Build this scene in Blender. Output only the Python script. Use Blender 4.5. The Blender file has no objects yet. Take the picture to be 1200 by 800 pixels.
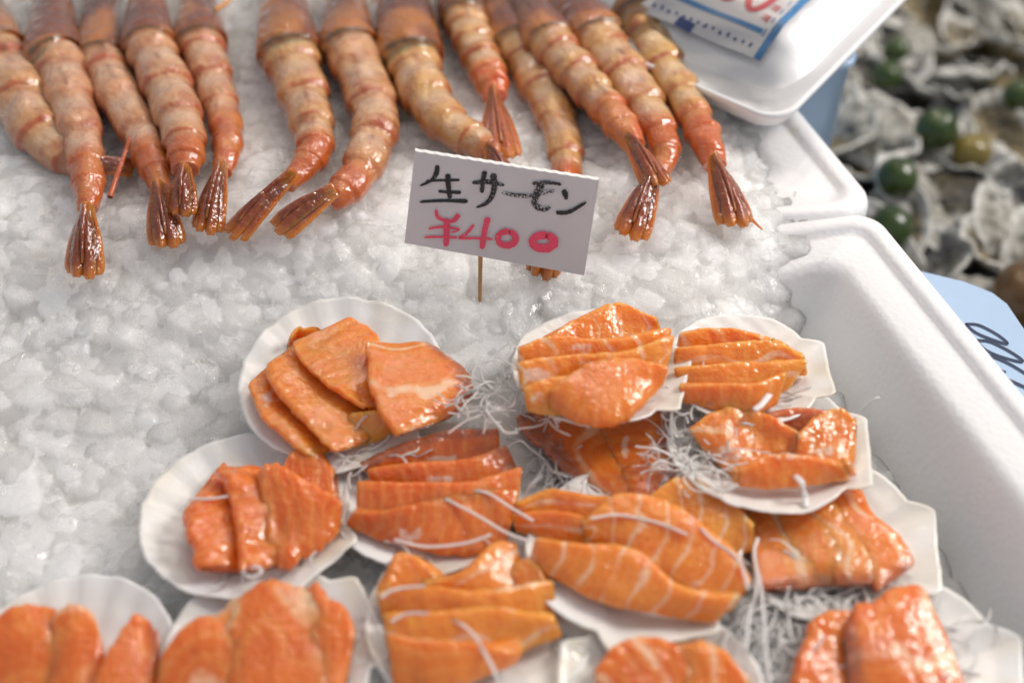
import bpy, math, random
import numpy as np
from mathutils import Vector
random.seed(7); rng = np.random.default_rng(11)
SC = bpy.context.scene; COL = SC.collection
# ------------------------------------------------------------------ camera maths (used to lay things out on the real surfaces)
CAM = np.array([0, -.54, .54]); S2 = math.sqrt(.5)
FW = np.array([0, S2, -S2]); UP = np.array([0, S2, S2]); RT = np.array([1., 0, 0]); FPX = 1666.7
def at(px, py, z=0.0):
    d = FW + (px-600)/FPX*RT + (400-py)/FPX*UP
    return CAM + (z-CAM[2])/d[2]*d
def proj(P):
    q = np.asarray(P)-CAM; w = q@FW
    return 600+FPX*(q@RT)/w, 400-FPX*(q@UP)/w
def sm(a, b, x):
    t = np.clip((x-a)/(b-a), 0, 1); return t*t*(3-2*t)
# ------------------------------------------------------------------ vectorised noise
def _h(i, j, k):
    n = (i*374761393 + j*668265263 + k*2147483647) & 0xffffffff
    n = ((n ^ (n >> 13))*1274126177) & 0xffffffff
    return ((n ^ (n >> 16)) & 0xffff)/65535.0
def noise(x, y, z=0.0, f=1.0):
    x = np.asarray(x, float)*f; y = np.asarray(y, float)*f; z = np.asarray(z, float)*f+0*x
    xi, yi, zi = [np.floor(a).astype(np.int64) for a in (x, y, z)]
    u, v, w = x-xi, y-yi, z-zi
    u, v, w = [a*a*(3-2*a) for a in (u, v, w)]
    r = 0
    for a in (0, 1):
        for b in (0, 1):
            for c in (0, 1):
                r = r+_h(xi+a, yi+b, zi+c)*(u if a else 1-u)*(v if b else 1-v)*(w if c else 1-w)
    return r*2-1
def worley(x, y, f, jit=.9, seed=0):
    x = x*f; y = y*f; xi = np.floor(x).astype(np.int64); yi = np.floor(y).astype(np.int64)
    best = np.full(x.shape, 9.); cid = np.zeros(x.shape); tx = np.zeros(x.shape); ty = np.zeros(x.shape)
    for a in (-1, 0, 1):
        for b in (-1, 0, 1):
            ci, cj = xi+a, yi+b
            px = ci+.5+jit*(_h(ci, cj, 3+seed)-.5); py = cj+.5+jit*(_h(ci, cj, 7+seed)-.5)
            d = (x-px)**2+(y-py)**2; m = d < best
            best = np.where(m, d, best); cid = np.where(m, _h(ci, cj, 11+seed), cid)
            tx = np.where(m, x-px, tx); ty = np.where(m, y-py, ty)
    return best, cid, tx, ty
# ------------------------------------------------------------------ mesh helpers
def mesh_np(name, V, F, mats, smooth=True, attrs=None, midx=None):
    V = np.asarray(V, np.float32); F = np.asarray(F, np.int32)
    me = bpy.data.meshes.new(name); n = F.shape[1]
    me.vertices.add(len(V)); me.vertices.foreach_set('co', V.ravel())
    me.loops.add(F.size); me.loops.foreach_set('vertex_index', F.ravel())
    me.polygons.add(len(F)); me.polygons.foreach_set('loop_start', np.arange(0, F.size, n, dtype=np.int32))
    try: me.polygons.foreach_set('loop_total', np.full(len(F), n, np.int32))
    except Exception: pass
    me.update(calc_edges=True); me.validate()
    me.polygons.foreach_set('use_smooth', np.full(len(me.polygons), smooth))
    for k, a in (attrs or {}).items():
        a = np.asarray(a, np.float32)
        if a.ndim == 1: me.attributes.new(k, 'FLOAT', 'POINT').data.foreach_set('value', a)
        else:
            c = np.ones((len(a), 4), np.float32); c[:, :3] = a
            me.attributes.new(k, 'FLOAT_COLOR', 'POINT').data.foreach_set('color', c.ravel())
    for m in (mats if isinstance(mats, list) else [mats]): me.materials.append(m)
    if midx is not None: me.polygons.foreach_set('material_index', np.asarray(midx, np.int32))
    return me
def link(name, me, parent=None):
    o = bpy.data.objects.new(name, me); COL.objects.link(o)
    if parent is not None: o.parent = parent; o.matrix_parent_inverse = parent.matrix_world.inverted()
    return o
def tag(o, label=None, cat=None, group=None, kind=None):
    if label: o['label'] = label
    if cat: o['category'] = cat
    if group: o['group'] = group
    if kind: o['kind'] = kind
    return o
def empty(name, loc, label, cat, group=None):
    o = bpy.data.objects.new(name, None); COL.objects.link(o); o.location = loc; o.empty_display_size = .01
    bpy.context.view_layer.update()
    return tag(o, label, cat, group)
def gridF(n, m, wrap=False, off=0):
    i, j = np.meshgrid(np.arange(n-1), np.arange(m if wrap else m-1), indexing='ij'); k = (j+1) % m
    return np.stack([i*m+j, (i+1)*m+j, (i+1)*m+k, i*m+k], -1).reshape(-1, 4)+off
def cat(parts):
    Vs, Fs, o = [], [], 0
    for V, F in parts: Vs.append(V); Fs.append(np.asarray(F)+o); o += len(V)
    return np.concatenate(Vs), np.concatenate(Fs)
def spline(P, n):
    P = np.asarray(P, float)
    if len(P) == 2: return P[0]+(P[1]-P[0])*np.linspace(0, 1, n)[:, None]
    Q = np.concatenate([[2*P[0]-P[1]], P, [2*P[-1]-P[-2]]]); L = len(P)-1
    t = np.linspace(0, L, n); i = np.minimum(t.astype(int), L-1); u = (t-i)[:, None]
    a, b, c, d = Q[i], Q[i+1], Q[i+2], Q[i+3]
    return .5*(2*b+(c-a)*u+(2*a-5*b+4*c-d)*u*u+(3*b-a-3*c+d)*u**3)
def resample(P, n):
    P = spline(P, 200); s = np.r_[0, np.cumsum(np.linalg.norm(np.diff(P[:, :3], axis=0), axis=1))]
    t = np.linspace(0, s[-1], n); return np.stack([np.interp(t, s, P[:, k]) for k in range(P.shape[1])], -1)
def tube(P, r, n=24, k=7, flat=1.0):
    P = spline(P, n); T = np.gradient(P, axis=0); T /= np.linalg.norm(T, axis=1)[:, None]+1e-12
    sd = np.cross(T, [0, 0, 1.]); bad = np.linalg.norm(sd, axis=1) < 1e-3; sd[bad] = [1, 0, 0]
    sd /= np.linalg.norm(sd, axis=1)[:, None]; up = np.cross(sd, T)
    r = np.broadcast_to(np.interp(np.linspace(0, 1, n), np.linspace(0, 1, np.size(r)), np.atleast_1d(r)), n)
    th = np.linspace(0, 2*math.pi, k, endpoint=False)
    V = P[:, None]+r[:, None, None]*(np.cos(th)[None, :, None]*sd[:, None]+flat*np.sin(th)[None, :, None]*up[:, None])
    V = V.reshape(-1, 3); F = gridF(n, k, True)
    V = np.concatenate([V, P[:1], P[-1:]]); a, b = n*k, n*k+1; j = np.arange(k); jn = (j+1) % k
    c0 = np.stack([np.full(k, a), j, jn, jn], -1); c1 = np.stack([np.full(k, b), (n-1)*k+jn, (n-1)*k+j, (n-1)*k+j], -1)
    # caps as tiny quads: use mid points to stay four-sided
    return V, F
def box(cx, cy, cz, sx, sy, sz):
    V = np.array([[x, y, z] for x in (-1, 1) for y in (-1, 1) for z in (-1, 1)], float)*[sx/2, sy/2, sz/2]+[cx, cy, cz]
    return V, np.array([[0, 1, 3, 2], [4, 6, 7, 5], [0, 4, 5, 1], [2, 3, 7, 6], [0, 2, 6, 4], [1, 5, 7, 3]])
# ------------------------------------------------------------------ materials
class N:
    def __init__(s, name):
        s.m = bpy.data.materials.new(name); s.m.use_nodes = True; s.t = s.m.node_tree
        s.b = s.t.nodes['Principled BSDF']; s.out = s.t.nodes['Material Output']
    def n(s, typ, **kw):
        nd = s.t.nodes.new(typ)
        for k, v in kw.items():
            if k.startswith('i_'): nd.inputs[int(k[2:]) if k[2:].isdigit() else k[2:]].default_value = v
            else: setattr(nd, k, v)
        return nd
    def l(s, a, b): s.t.links.new(a, b)
    def set(s, **kw):
        for k, v in kw.items():
            k = k.replace('_', ' '); v = (*v, 1) if isinstance(v, tuple) and len(v) == 3 and 'Radius' not in k else v
            if hasattr(v, 'is_linked'): s.l(v, s.b.inputs[k])
            else: s.b.inputs[k].default_value = v
    def pos(s): return s.n('ShaderNodeNewGeometry').outputs['Position']
    def noise(s, scale, detail=3, rough=.55, vec=None, dist=0):
        nd = s.n('ShaderNodeTexNoise'); nd.inputs['Scale'].default_value = scale; nd.inputs['Detail'].default_value = detail
        nd.inputs['Roughness'].default_value = rough; nd.inputs['Distortion'].default_value = dist
        s.l(vec if vec is not None else s.n('ShaderNodeTexCoord').outputs['Object'], nd.inputs['Vector']); return nd.outputs['Fac']
    def vor(s, scale, feature='F1'):
        nd = s.n('ShaderNodeTexVoronoi', feature=feature); nd.inputs['Scale'].default_value = scale
        s.l(s.n('ShaderNodeTexCoord').outputs['Object'], nd.inputs['Vector']); return nd
    def attr(s, name, out='Fac'): return s.n('ShaderNodeAttribute', attribute_name=name).outputs[out]
    def ramp(s, f, a, b, lo=0., hi=1.):
        nd = s.n('ShaderNodeMapRange', interpolation_type='SMOOTHSTEP'); s.l(f, nd.inputs[0])
        for i, v in zip((1, 2, 3, 4), (a, b, lo, hi)): nd.inputs[i].default_value = v
        return nd.outputs[0]
    def math(s, op, a, b=None):
        nd = s.n('ShaderNodeMath', operation=op)
        for i, v in enumerate((a, b)):
            if v is None: continue
            if hasattr(v, 'is_linked'): s.l(v, nd.inputs[i])
            else: nd.inputs[i].default_value = v
        return nd.outputs[0]
    def mix(s, f, a, b):
        nd = s.n('ShaderNodeMix', data_type='RGBA')
        for k, v in ((0, f), (6, a), (7, b)):
            if hasattr(v, 'is_linked'): s.l(v, nd.inputs[k])
            else: nd.inputs[k].default_value = (*v, 1) if isinstance(v, tuple) else v
        return nd.outputs[2]
    def bump(s, h, strength, dist, prev=None):
        nd = s.n('ShaderNodeBump'); nd.inputs['Strength'].default_value = strength; nd.inputs['Distance'].default_value = dist
        s.l(h, nd.inputs['Height'])
        if prev is not None: s.l(prev, nd.inputs['Normal'])
        return nd.outputs['Normal']

def m_ice(name):
    k = N(name); f = k.noise(38, 3); a = k.attr('milk')
    c = k.mix(k.ramp(a, .1, .9), (.70, .695, .68), (.94, .935, .92)); c = k.mix(k.ramp(f, .35, .7, 0, .4), c, (.86, .84, .80))
    k.set(Base_Color=c, IOR=1.31, Roughness=k.ramp(k.noise(120, 2), .35, .7, .10, .38), Subsurface_Weight=1., Subsurface_Radius=(1, .98, .94),
          Subsurface_Scale=.045, Coat_Weight=1., Coat_Roughness=k.ramp(k.noise(90, 2), .35, .65, .03, .16), Coat_IOR=1.33)
    b = k.bump(k.noise(300, 3, .6), .6, .0014); b = k.bump(k.noise(900, 3), .7, .0007, b); k.set(Normal=b, Coat_Normal=b); return k.m
ICE_BED = m_ice('ice_bed')
def m_clear():
    k = N('ice_clear'); t = k.n('ShaderNodeBsdfTransparent'); g = k.n('ShaderNodeBsdfGlossy'); g.inputs['Roughness'].default_value = .04
    b = k.bump(k.noise(420, 2), .35, .0008); k.l(b, g.inputs['Normal']); fz = k.n('ShaderNodeFresnel'); fz.inputs['IOR'].default_value = 1.36
    k.l(b, fz.inputs['Normal']); mx = k.n('ShaderNodeMixShader'); k.l(k.math('MULTIPLY', fz.outputs[0], k.math('SUBTRACT', 1.0, k.n('ShaderNodeNewGeometry').outputs['Backfacing'])), mx.inputs[0])
    k.set(Base_Color=(.93, .94, .94), Roughness=.3)
    m2 = k.n('ShaderNodeMixShader'); k.l(k.ramp(k.noise(110, 3),   .35, .7, .04, .30), m2.inputs[0]); k.l(t.outputs[0], m2.inputs[1]); k.l(k.b.outputs[0], m2.inputs[2])
    k.l(m2.outputs[0], mx.inputs[1]); k.l(g.outputs[0], mx.inputs[2]); k.l(mx.outputs[0], k.out.inputs['Surface']); return k.m
ICE_CLEAR = m_clear()
def m_salmon(name, c0, c1, line=.6):
    k = N(name); f = k.noise(55, 3); g = k.noise(160, 3)
    oi = k.n('ShaderNodeObjectInfo').outputs['Random']
    base = k.mix(k.ramp(f, .3, .72), c0, c1)
    base = k.mix(k.math('MULTIPLY', oi, .35), base, (.78, .145, .010))
    ph = k.math('SINE', k.attr('phase'))
    ln = k.math('MULTIPLY', k.ramp(k.attr('fat'), .2, .8, .12, 1.), k.math('MULTIPLY', k.ramp(k.math('ADD', ph, k.math('MULTIPLY', k.noise(120, 3), .5)), 1.02, 1.30), k.ramp(k.noise(70, 2), .30, .55, .35, line)))
    base = k.mix(ln, base, (.93, .56, .36))
    gr = k.math('SINE', k.math('ADD', k.math('MULTIPLY', k.attr('phase'), 3.1), k.math('MULTIPLY', k.noise(90, 3), 9.)))
    base = k.mix(k.ramp(gr, .2, 1., 0., .22), base, (.95, .46, .12))
    vein = k.noise(75, 2, .5, dist=.8); vv = k.math('ABSOLUTE', k.math('SUBTRACT', vein, .5))
    base = k.mix(k.ramp(vv, .0, .012, .22, 0.), base, (.92, .46, .22))
    base = k.mix(k.math('MULTIPLY', k.attr('brown'), k.ramp(g, .3, .7, .55, 1.)), base, (.30, .105, .062))
    w = k.ramp(k.math('ADD', k.attr('white'), k.math('MULTIPLY', k.math('SUBTRACT', k.noise(150, 4, .65), .5), 1.5)), .38, .62)
    base = k.mix(k.math('MULTIPLY', k.math('MULTIPLY', w, k.ramp(k.attr('white'), .02, .2)), .68), base, (.90, .66, .56))
    k.set(Base_Color=base, Subsurface_Weight=.85, Subsurface_Radius=(1., .40, .14), Subsurface_Scale=.015,
          Roughness=k.ramp(k.noise(400, 2), .3, .7, .14, .30), IOR=1.42, Coat_Weight=.8, Coat_Roughness=.06)
    b = k.bump(k.noise(130, 3, .6), .35, .0016); b = k.bump(k.noise(270, 2, .6), .75, .0011, b); k.set(Normal=b, Coat_Normal=b)
    return k.m
SALM = {'y': m_salmon('salmon_pale', (.84, .26, .028), (.90, .345, .044), .95),
        'o': m_salmon('salmon_orange', (.80, .21, .022), (.87, .275, .034), .85),
        'r': m_salmon('salmon_deep', (.70, .145, .014), (.79, .20, .022), .8)}
def m_shell():
    k = N('shell_white'); f = k.noise(45, 4)
    c = k.mix(k.ramp(f, .35, .75), (.90, .895, .875), (.87, .85, .80))
    c = k.mix(k.attr('tint'), c, (.74, .66, .50))
    k.set(Base_Color=c, Roughness=.32, Subsurface_Weight=.35, Subsurface_Radius=(1, .9, .75), Subsurface_Scale=.004, Coat_Weight=.25, Coat_Roughness=.15)
    b = k.bump(k.noise(260, 3), .15, .0008); k.set(Normal=b); return k.m
SHELL = m_shell()
def m_prawn():
    k = N('prawn'); c = k.attr('col', 'Color'); f = k.noise(190, 4, .65)
    c = k.mix(k.ramp(f, .52, .74, 0, .45), c, (.50, .125, .045))
    c = k.mix(k.ramp(k.noise(140, 3), .55, .8, 0, .10), c, (.80, .66, .50))
    k.set(Base_Color=c, Roughness=k.ramp(k.noise(260, 2), .3, .7, .10, .26), IOR=1.45, Subsurface_Weight=.7,
          Subsurface_Radius=(1, .45, .22), Subsurface_Scale=.011, Coat_Weight=1., Coat_Roughness=.035)
    b = k.bump(k.noise(150, 3), .9, .0022); b = k.bump(k.noise(270, 2), .6, .0011, b); k.set(Normal=b, Coat_Normal=b); return k.m
PRAWN = m_prawn()
def m_plain(name, col, rough=.5, bump=None, **kw):
    k = N(name); f = k.noise(kw.pop('ns', 60), 4)
    k.set(Base_Color=k.mix(f, tuple(c*.93 for c in col), tuple(min(1, c*1.06) for c in col)), Roughness=rough, **kw)
    if bump: k.set(Normal=k.bump(k.noise(bump[0], 3), bump[1], bump[2]))
    return k.m
def m_foam():
    k = N('foam'); v = k.vor(300); f = k.noise(25, 4)
    c = k.mix(k.ramp(f, .3, .8), (.88, .88, .89), (.90, .90, .895))
    st = k.math('MULTIPLY', k.ramp(k.noise(48, 3), .68, .78), .25)
    c = k.mix(st, c, (.72, .62, .40))
    k.set(Base_Color=c, Roughness=.42, Subsurface_Weight=.25, Subsurface_Radius=(1, 1, 1), Subsurface_Scale=.006,
          Coat_Weight=.15, Coat_Roughness=.25)
    b = k.bump(v.outputs['Distance'], .28, .0007); b = k.bump(k.noise(70, 2), .15, .001, b); k.set(Normal=b); return k.m
FOAM = m_foam()
def m_thin(name, col):
    k = N(name); k.set(Base_Color=col, Roughness=.2, Subsurface_Weight=1., Subsurface_Radius=(1, 1, 1), Subsurface_Scale=.004)
    t = k.n('ShaderNodeBsdfTransparent'); mx = k.n('ShaderNodeMixShader'); mx.inputs[0].default_value = .82
    k.l(t.outputs[0], mx.inputs[1]); k.l(k.b.outputs[0], mx.inputs[2]); k.l(mx.outputs[0], k.out.inputs['Surface']); return k.m
RADISH = m_thin('radish', (.97, .965, .94))
CARD = m_plain('card_paper', (.70, .685, .70), .55, (700, .12, .0003))
CARD_EDGE = m_plain('card_core', (.80, .79, .76), .7)
WOOD = m_plain('skewer_wood', (.52, .31, .13), .5, ns=300)
def m_ink(name, col, dry=True):
    k = N(name); n1 = k.noise(1400, 2); a = k.attr('dry')
    f = k.ramp(k.math('SUBTRACT', n1, k.math('MULTIPLY', a, .34)), .26, .34)
    k.set(Base_Color=k.mix(f, (.66, .645, .66), k.mix(k.noise(120, 2), col, tuple(c*1.5+.01 for c in col))), Roughness=.5); return k.m
INK = m_ink('black_ink', (.012, .011, .014)); RED = m_ink('red_ink', (.70, .060, .125))
# ------------------------------------------------------------------ ice surface
IB = np.array([at(x, y, .03)[:2] for x, y in ((840, -40), (890, 60), (925, 150), (934, 215), (944, 270))] +
              [at(x, y, z)[:2] for x, y, z in ((942, 325, .036), (968, 440, 0), (1040, 540, 0), (1110, 640, 0), (1180, 760, 0), (1260, 900, 0))])
def ibx(y):   # x of the right-hand limit of the ice for a given y
    o = np.argsort(IB[:, 1]); return np.interp(y, IB[o, 1], IB[o, 0])
def Hm(x, y):
    x = np.asarray(x, float); y = np.asarray(y, float)
    h = .05*sm(-.11, .065, y)
    h = h-np.maximum(h-.037*sm(.0, .045, y)+.010*sm(.08, .11, y)+.004*sm(.0, -.05, y), 0)*sm(.055, .0, ibx(y)-x) + .004*noise(x, y, 3.3, 14)
    return h-2.*np.clip(x-ibx(y)-.001, 0, 1)
def on(px, py, dz=0.0):
    z = .02
    for _ in range(14):
        p = at(px, py, z); z = .5*z+.5*(float(Hm(p[0], p[1]))+dz)
    return at(px, py, z)
def build_ice():
    nx, ny = 960, 880; x0, y0 = -.46, -.27; xs = np.linspace(x0, .262, nx); ys = np.linspace(y0, .40, ny); hx = xs[1]-xs[0]; hy = ys[1]-ys[0]
    X, Y = np.meshgrid(xs, ys, indexing='ij'); B = Hm(X, Y); Z = B-.010; ID = np.full(X.shape, .3)
    for k in range(13000):
        cx, cy = rng.uniform(x0, .262), rng.uniform(y0, .40)
        u = rng.random(); r = rng.uniform(.0075, .0125) if u < .22 else rng.uniform(.004, .0075) if u < .6 else rng.uniform(.002, .004)
        h0 = float(B[int((cx-x0)/hx), int((cy-y0)/hy)])+rng.uniform(-.0075, -.001)-(r-.004)*.62
        i0, i1 = max(0, int((cx-1.5*r-x0)/hx)), min(nx, int((cx+1.5*r-x0)/hx)+2); j0, j1 = max(0, int((cy-1.5*r-y0)/hy)), min(ny, int((cy+1.5*r-y0)/hy)+2)
        if i1-i0 < 2 or j1-j0 < 2: continue
        lx, ly = X[i0:i1, j0:j1]-cx, Y[i0:i1, j0:j1]-cy
        K = rng.integers(5, 9); az = np.sort(rng.uniform(0, 6.28, K)); el = rng.uniform(.35, 1.2, K); d = rng.uniform(.72, 1.0, K)*r
        az = np.r_[az, rng.uniform(0, 6.28)]; el = np.r_[el, rng.uniform(1.25, 1.52)]; d = np.r_[d, rng.uniform(.42, .62)*r]
        nn = np.stack([np.cos(el)*np.cos(az), np.cos(el)*np.sin(az), np.sin(el)], -1)
        hp = (d[:, None, None]-nn[:, 0, None, None]*lx-nn[:, 1, None, None]*ly)/nn[:, 2, None, None]
        beta = 6.5/r; m = hp.min(0); z = m-np.log(np.exp(-beta*(hp-m)).sum(0))/beta
        z = h0+np.minimum(z, 1.0*r); z = np.where(lx**2+ly**2 < (1.45*r)**2, z, -9)
        Zs = Z[i0:i1, j0:j1]; w = z > Zs; Zs[w] = z[w]; ID[i0:i1, j0:j1][w] = rng.random()
    Z = B-.003+(np.maximum(Z, B-.0080)-B)*.78+.0004*noise(X, Y, 8, 330)+.0003*noise(X, Y, 2, 800)
    for _ in range(2):
        Z[1:-1, 1:-1] = .5*Z[1:-1, 1:-1]+.125*(Z[:-2, 1:-1]+Z[2:, 1:-1]+Z[1:-1, :-2]+Z[1:-1, 2:])
    V = np.stack([X.ravel(), Y.ravel(), Z.ravel()], -1); F = gridF(nx, ny); cx = V[F].mean(1); F = F[cx[:, 0] < ibx(cx[:, 1])+.022]
    # clear flat-sided chips lying loose on top
    import bmesh
    parts = []; n = 0
    while n < 2600:
        p = at(rng.uniform(-60, 1215), rng.uniform(-40, 850), .03)
        if p[0] > float(ibx(p[1]))-.012: continue
        r = rng.uniform(.003, .0095) if rng.random() < .65 else rng.uniform(.0015, .003); K = rng.integers(8, 13)
        bm = bmesh.new()
        for q in rng.normal(size=(K, 3)): bm.verts.new(q/np.linalg.norm(q)*rng.uniform(.75, 1.))
        bmesh.ops.convex_hull(bm, input=bm.verts[:]); bmesh.ops.triangulate(bm, faces=bm.faces[:]); bmesh.ops.recalc_face_normals(bm, faces=bm.faces[:]); bm.verts.index_update()
        use = [v for v in bm.verts if v.link_faces]; ix = {v.index: i for i, v in enumerate(use)}
        v = np.array([v.co[:] for v in use])*[1., rng.uniform(.55, .95), rng.uniform(.3, .6)]*r; t = np.array([[ix[w.index] for w in f.verts] for f in bm.faces]); bm.free()
        a = rng.uniform(0, 6.28); e = rng.normal(0, .35); ca, sa, ce, se = math.cos(a), math.sin(a), math.cos(e), math.sin(e)
        v = v@np.array([[1, 0, 0], [0, ce, se], [0, -se, ce]])@np.array([[ca, sa, 0], [-sa, ca, 0], [0, 0, 1]])
        gz = float(Z[int((p[0]-x0)/hx), int((p[1]-y0)/hy)])
        parts.append((v+[p[0], p[1], gz+rng.uniform(-.05, .25)*r], t)); n += 1
    o = link('clear_ice_chips', mesh_np('clear_ice_chips', *cat(parts), ICE_CLEAR, False)); tag(o, 'clear wet chips of ice scattered over the milky ice bed', 'ice', kind='stuff')
    o = link('crushed_ice', mesh_np('crushed_ice', V, F, ICE_BED, True, {'milk': ID.ravel()}))
    tag(o, 'bed of milky wet crushed ice filling the white foam boxes', 'ice', kind='stuff')
build_ice()
# ------------------------------------------------------------------ foam boxes
DIR = np.array([.331, -.944]); NRM = np.array([.944, .331])
def round_path(poly, r, n=10):
    out = []
    for i in range(len(poly)):
        p0, p, p1 = poly[i-1], poly[i], poly[(i+1) % len(poly)]
        a = (p0-p)/np.linalg.norm(p0-p); b = (p1-p)/np.linalg.norm(p1-p)
        h = math.acos(np.clip(a@b, -1, 1))/2; d = r/math.tan(h)
        c = p+(a+b)/np.linalg.norm(a+b)*r/math.sin(h); s, e = p+a*d-c, p+b*d-c
        for t in np.linspace(0, 1, n):
            q = s*(1-t)+e*t; out.append(c+q/np.linalg.norm(q)*r)
    return np.array(out)
def inset_poly(poly, d):
    n = len(poly); L = []
    for i in range(n):
        a, b = poly[i], poly[(i+1) % n]; t = (b-a)/np.linalg.norm(b-a); nr = np.array([-t[1], t[0]]); L.append((a+nr*d, t))
    out = []
    for i in range(n):
        (p, t), (q, s) = L[i-1], L[i]
        M = np.array([t, -s]).T; k = np.linalg.solve(M, q-p); out.append(p+t*k[0])
    return np.array(out)
def foam_box(name, poly, prof, dip, label):
    area = sum(poly[i-1][0]*poly[i][1]-poly[i][0]*poly[i-1][1] for i in range(len(poly)))
    if area < 0: poly = poly[::-1]
    # subdivide path so that the rim can dip under the ice
    rows = []
    for d, z, r in prof:
        P = round_path(inset_poly(poly, d), r*.65)
        Q = []
        for i in range(len(P)):
            a, b = P[i], P[(i+1) % len(P)]; m = 14 if i % 10 == 9 else 1
            for t in range(m): Q.append(a+(b-a)*t/m)
        Q = np.array(Q); rows.append(np.c_[Q, np.full(len(Q), z)-dip(Q)*(z > -.05)])
    V = np.concatenate(rows); F = gridF(len(rows), len(rows[0]), True)
    o = link(name, mesh_np(name, V, F, FOAM)); b = None
    tag(o, label, 'foam box', 'foam boxes holding the ice'); return o
Bc = np.array([.1985, .0570]); Bfar = Bc+DIR*.42
polyB = np.array([Bc, Bfar, Bfar+np.array([-.80, -.05]), np.array([-.60, Bc[1]+.03])])
profB = [(.010, -.18, .015), (.006, .0, .02), (.006, .018, .02), (.0006, .022, .024), (0, .0265, .026), (0, .037, .026), (.0012, .0408, .025), (.004, .0422, .023), (.0085, .0420, .019), (.0112, .0405, .017),
         (.0125, .0385, .016), (.016, .0380, .016), (.030, .0365, .018), (.0345, .0345, .02), (.0375, .030, .022), (.0445, .012, .026), (.056, -.012, .03), (.062, -.05, .03), (.07, -.165, .03), (.2, -.169, .03)]
foam_box('foam_box', polyB, profB, lambda Q: .055*sm(.160, .06, Q[:, 0])*sm(-.02, .03, Q[:, 1]),
         'nearer white foam box whose long sloping side holds the salmon shells')
Ac = np.array([.2060, .0585]); Afar = Ac-DIR*.40
polyA = np.array([Ac, Afar, Afar+np.array([-.75, .02]), np.array([-.60, Ac[1]+.04])])
profA = [(d, z-.003, r) for d, z, r in profB]
foam_box('foam_box', polyA, profA, lambda Q: .055*sm(.15, .03, Q[:, 0])*sm(.16, .10, Q[:, 1]),
         'farther white foam box behind, its rounded rim corner under the wrapped pack')
# ------------------------------------------------------------------ scallop shells
class Plane:
    def __init__(s, c, gx, gy): s.c, s.gx, s.gy = c, gx, gy
    def z(s, x, y): return s.c[2]+s.gx*(x-s.c[0])+s.gy*(y-s.c[1])
shells = {}
def atp(key, px, py, off=0.0):
    p = shells[key]; z = p.c[2]+off
    for _ in range(12):
        q = at(px, py, z); z = .4*z+.6*(float(p.z(q[0], q[1]))+off)
    return at(px, py, z)
def shell(key, px, py, R, hinge, label, dz=.006, tilt=(0, 0), sx=1.0):
    c = on(px, py, dz+.001); e_ = .032; gx = .4*float(Hm(c[0]+e_, c[1])-Hm(c[0]-e_, c[1]))/(2*e_) if c[0] < .1 else 0.; gy = max(-1, SLOPE.get(key, .42))*float(Hm(c[0], c[1]+e_)-Hm(c[0], c[1]-e_))/(2*e_)+math.tan(math.radians(tilt[1])); gx = max(-.12, min(.12, gx)); a = math.radians(hinge); nphi, nr = 260, 24
    th = np.linspace(-math.pi, math.pi, nphi, endpoint=False)
    # outline: round disc, flattened towards the hinge, with two ears
    ea = np.degrees(np.abs(th))
    rad = np.where(ea < 24, 1.04/np.cos(np.radians(np.minimum(ea, 24))), np.interp(ea, [24, 27, 35, 48, 62, 180], [1.138, 1.11, .955, .985, 1., 1.]))
    sd = (sum(ord(q) for q in key)*7 % 97)*1.7
    rad = rad*(1+.012*noise(np.cos(th)*2, np.sin(th)*2, sd, 1.5)+.008*noise(np.cos(th)*9, np.sin(th)*9, sd, 1.5)+.006*noise(np.cos(th)*26, np.sin(th)*26, sd, 1.5)*sm(.5, .0, np.cos(th)))
    t = np.linspace(0, 1, nr)**.8
    Rr = t[:, None]*rad[None]*R; X = Rr*np.cos(th)*1.0; Y = Rr*np.sin(th)*sx
    ux, uy = X-.92*R, Y                                    # ribs fan out of the hinge
    ang = np.arctan2(uy, -ux); q = np.clip(np.hypot(ux, uy)/(1.9*R), 0, 1)
    rib = np.cos(ang*34)*q**1.5*.00042*sm(.15, .5, t)[:, None]*sm(.75*R, .2*R, X)
    bowl = .0076*t[:, None]**2.2*(1+.18*noise(np.cos(th)*3, np.sin(th)*3, sd+4, .8)[None])
    Z = bowl+rib+.0004*noise(X, Y, sd, 120)
    V = np.stack([X*math.cos(a)-Y*math.sin(a), X*math.sin(a)+Y*math.cos(a), Z], -1).reshape(-1, 3)
    V[:, 2] += gx*V[:, 0]+gy*V[:, 1]
    F = gridF(nr, nphi, True)
    tint = (.22*np.broadcast_to((.5+.5*np.sin(q*46+3*noise(X, Y, sd, 30)))*sm(.5, 1., q), X.shape).ravel()*sm(.3, .8, noise(X, Y, sd+6, 25)*.5+.5).ravel()+.25*sm(.3, .8, noise(V[:, 0], V[:, 1], sd, 40)*.5+.5)+.5*sm(.55*R, .95*R, (X.ravel()))*sm(.2, .7, noise(V[:, 0], V[:, 1], sd+9, 90)*.5+.5))
    o = link('scallop_shell', mesh_np('scallop_shell', V, F, SHELL, True, {'tint': tint}))
    o.location = c; s = o.modifiers.new('thick', 'SOLIDIFY'); s.thickness = .0008; s.offset = -1
    tag(o, label, 'scallop shell', 'scallop shells used as plates')
    shells[key] = Plane(c, gx, gy)
SLOPE = {'S4': .0, 'S5': .0, 'S6': .0, 'S1': .35}
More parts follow.
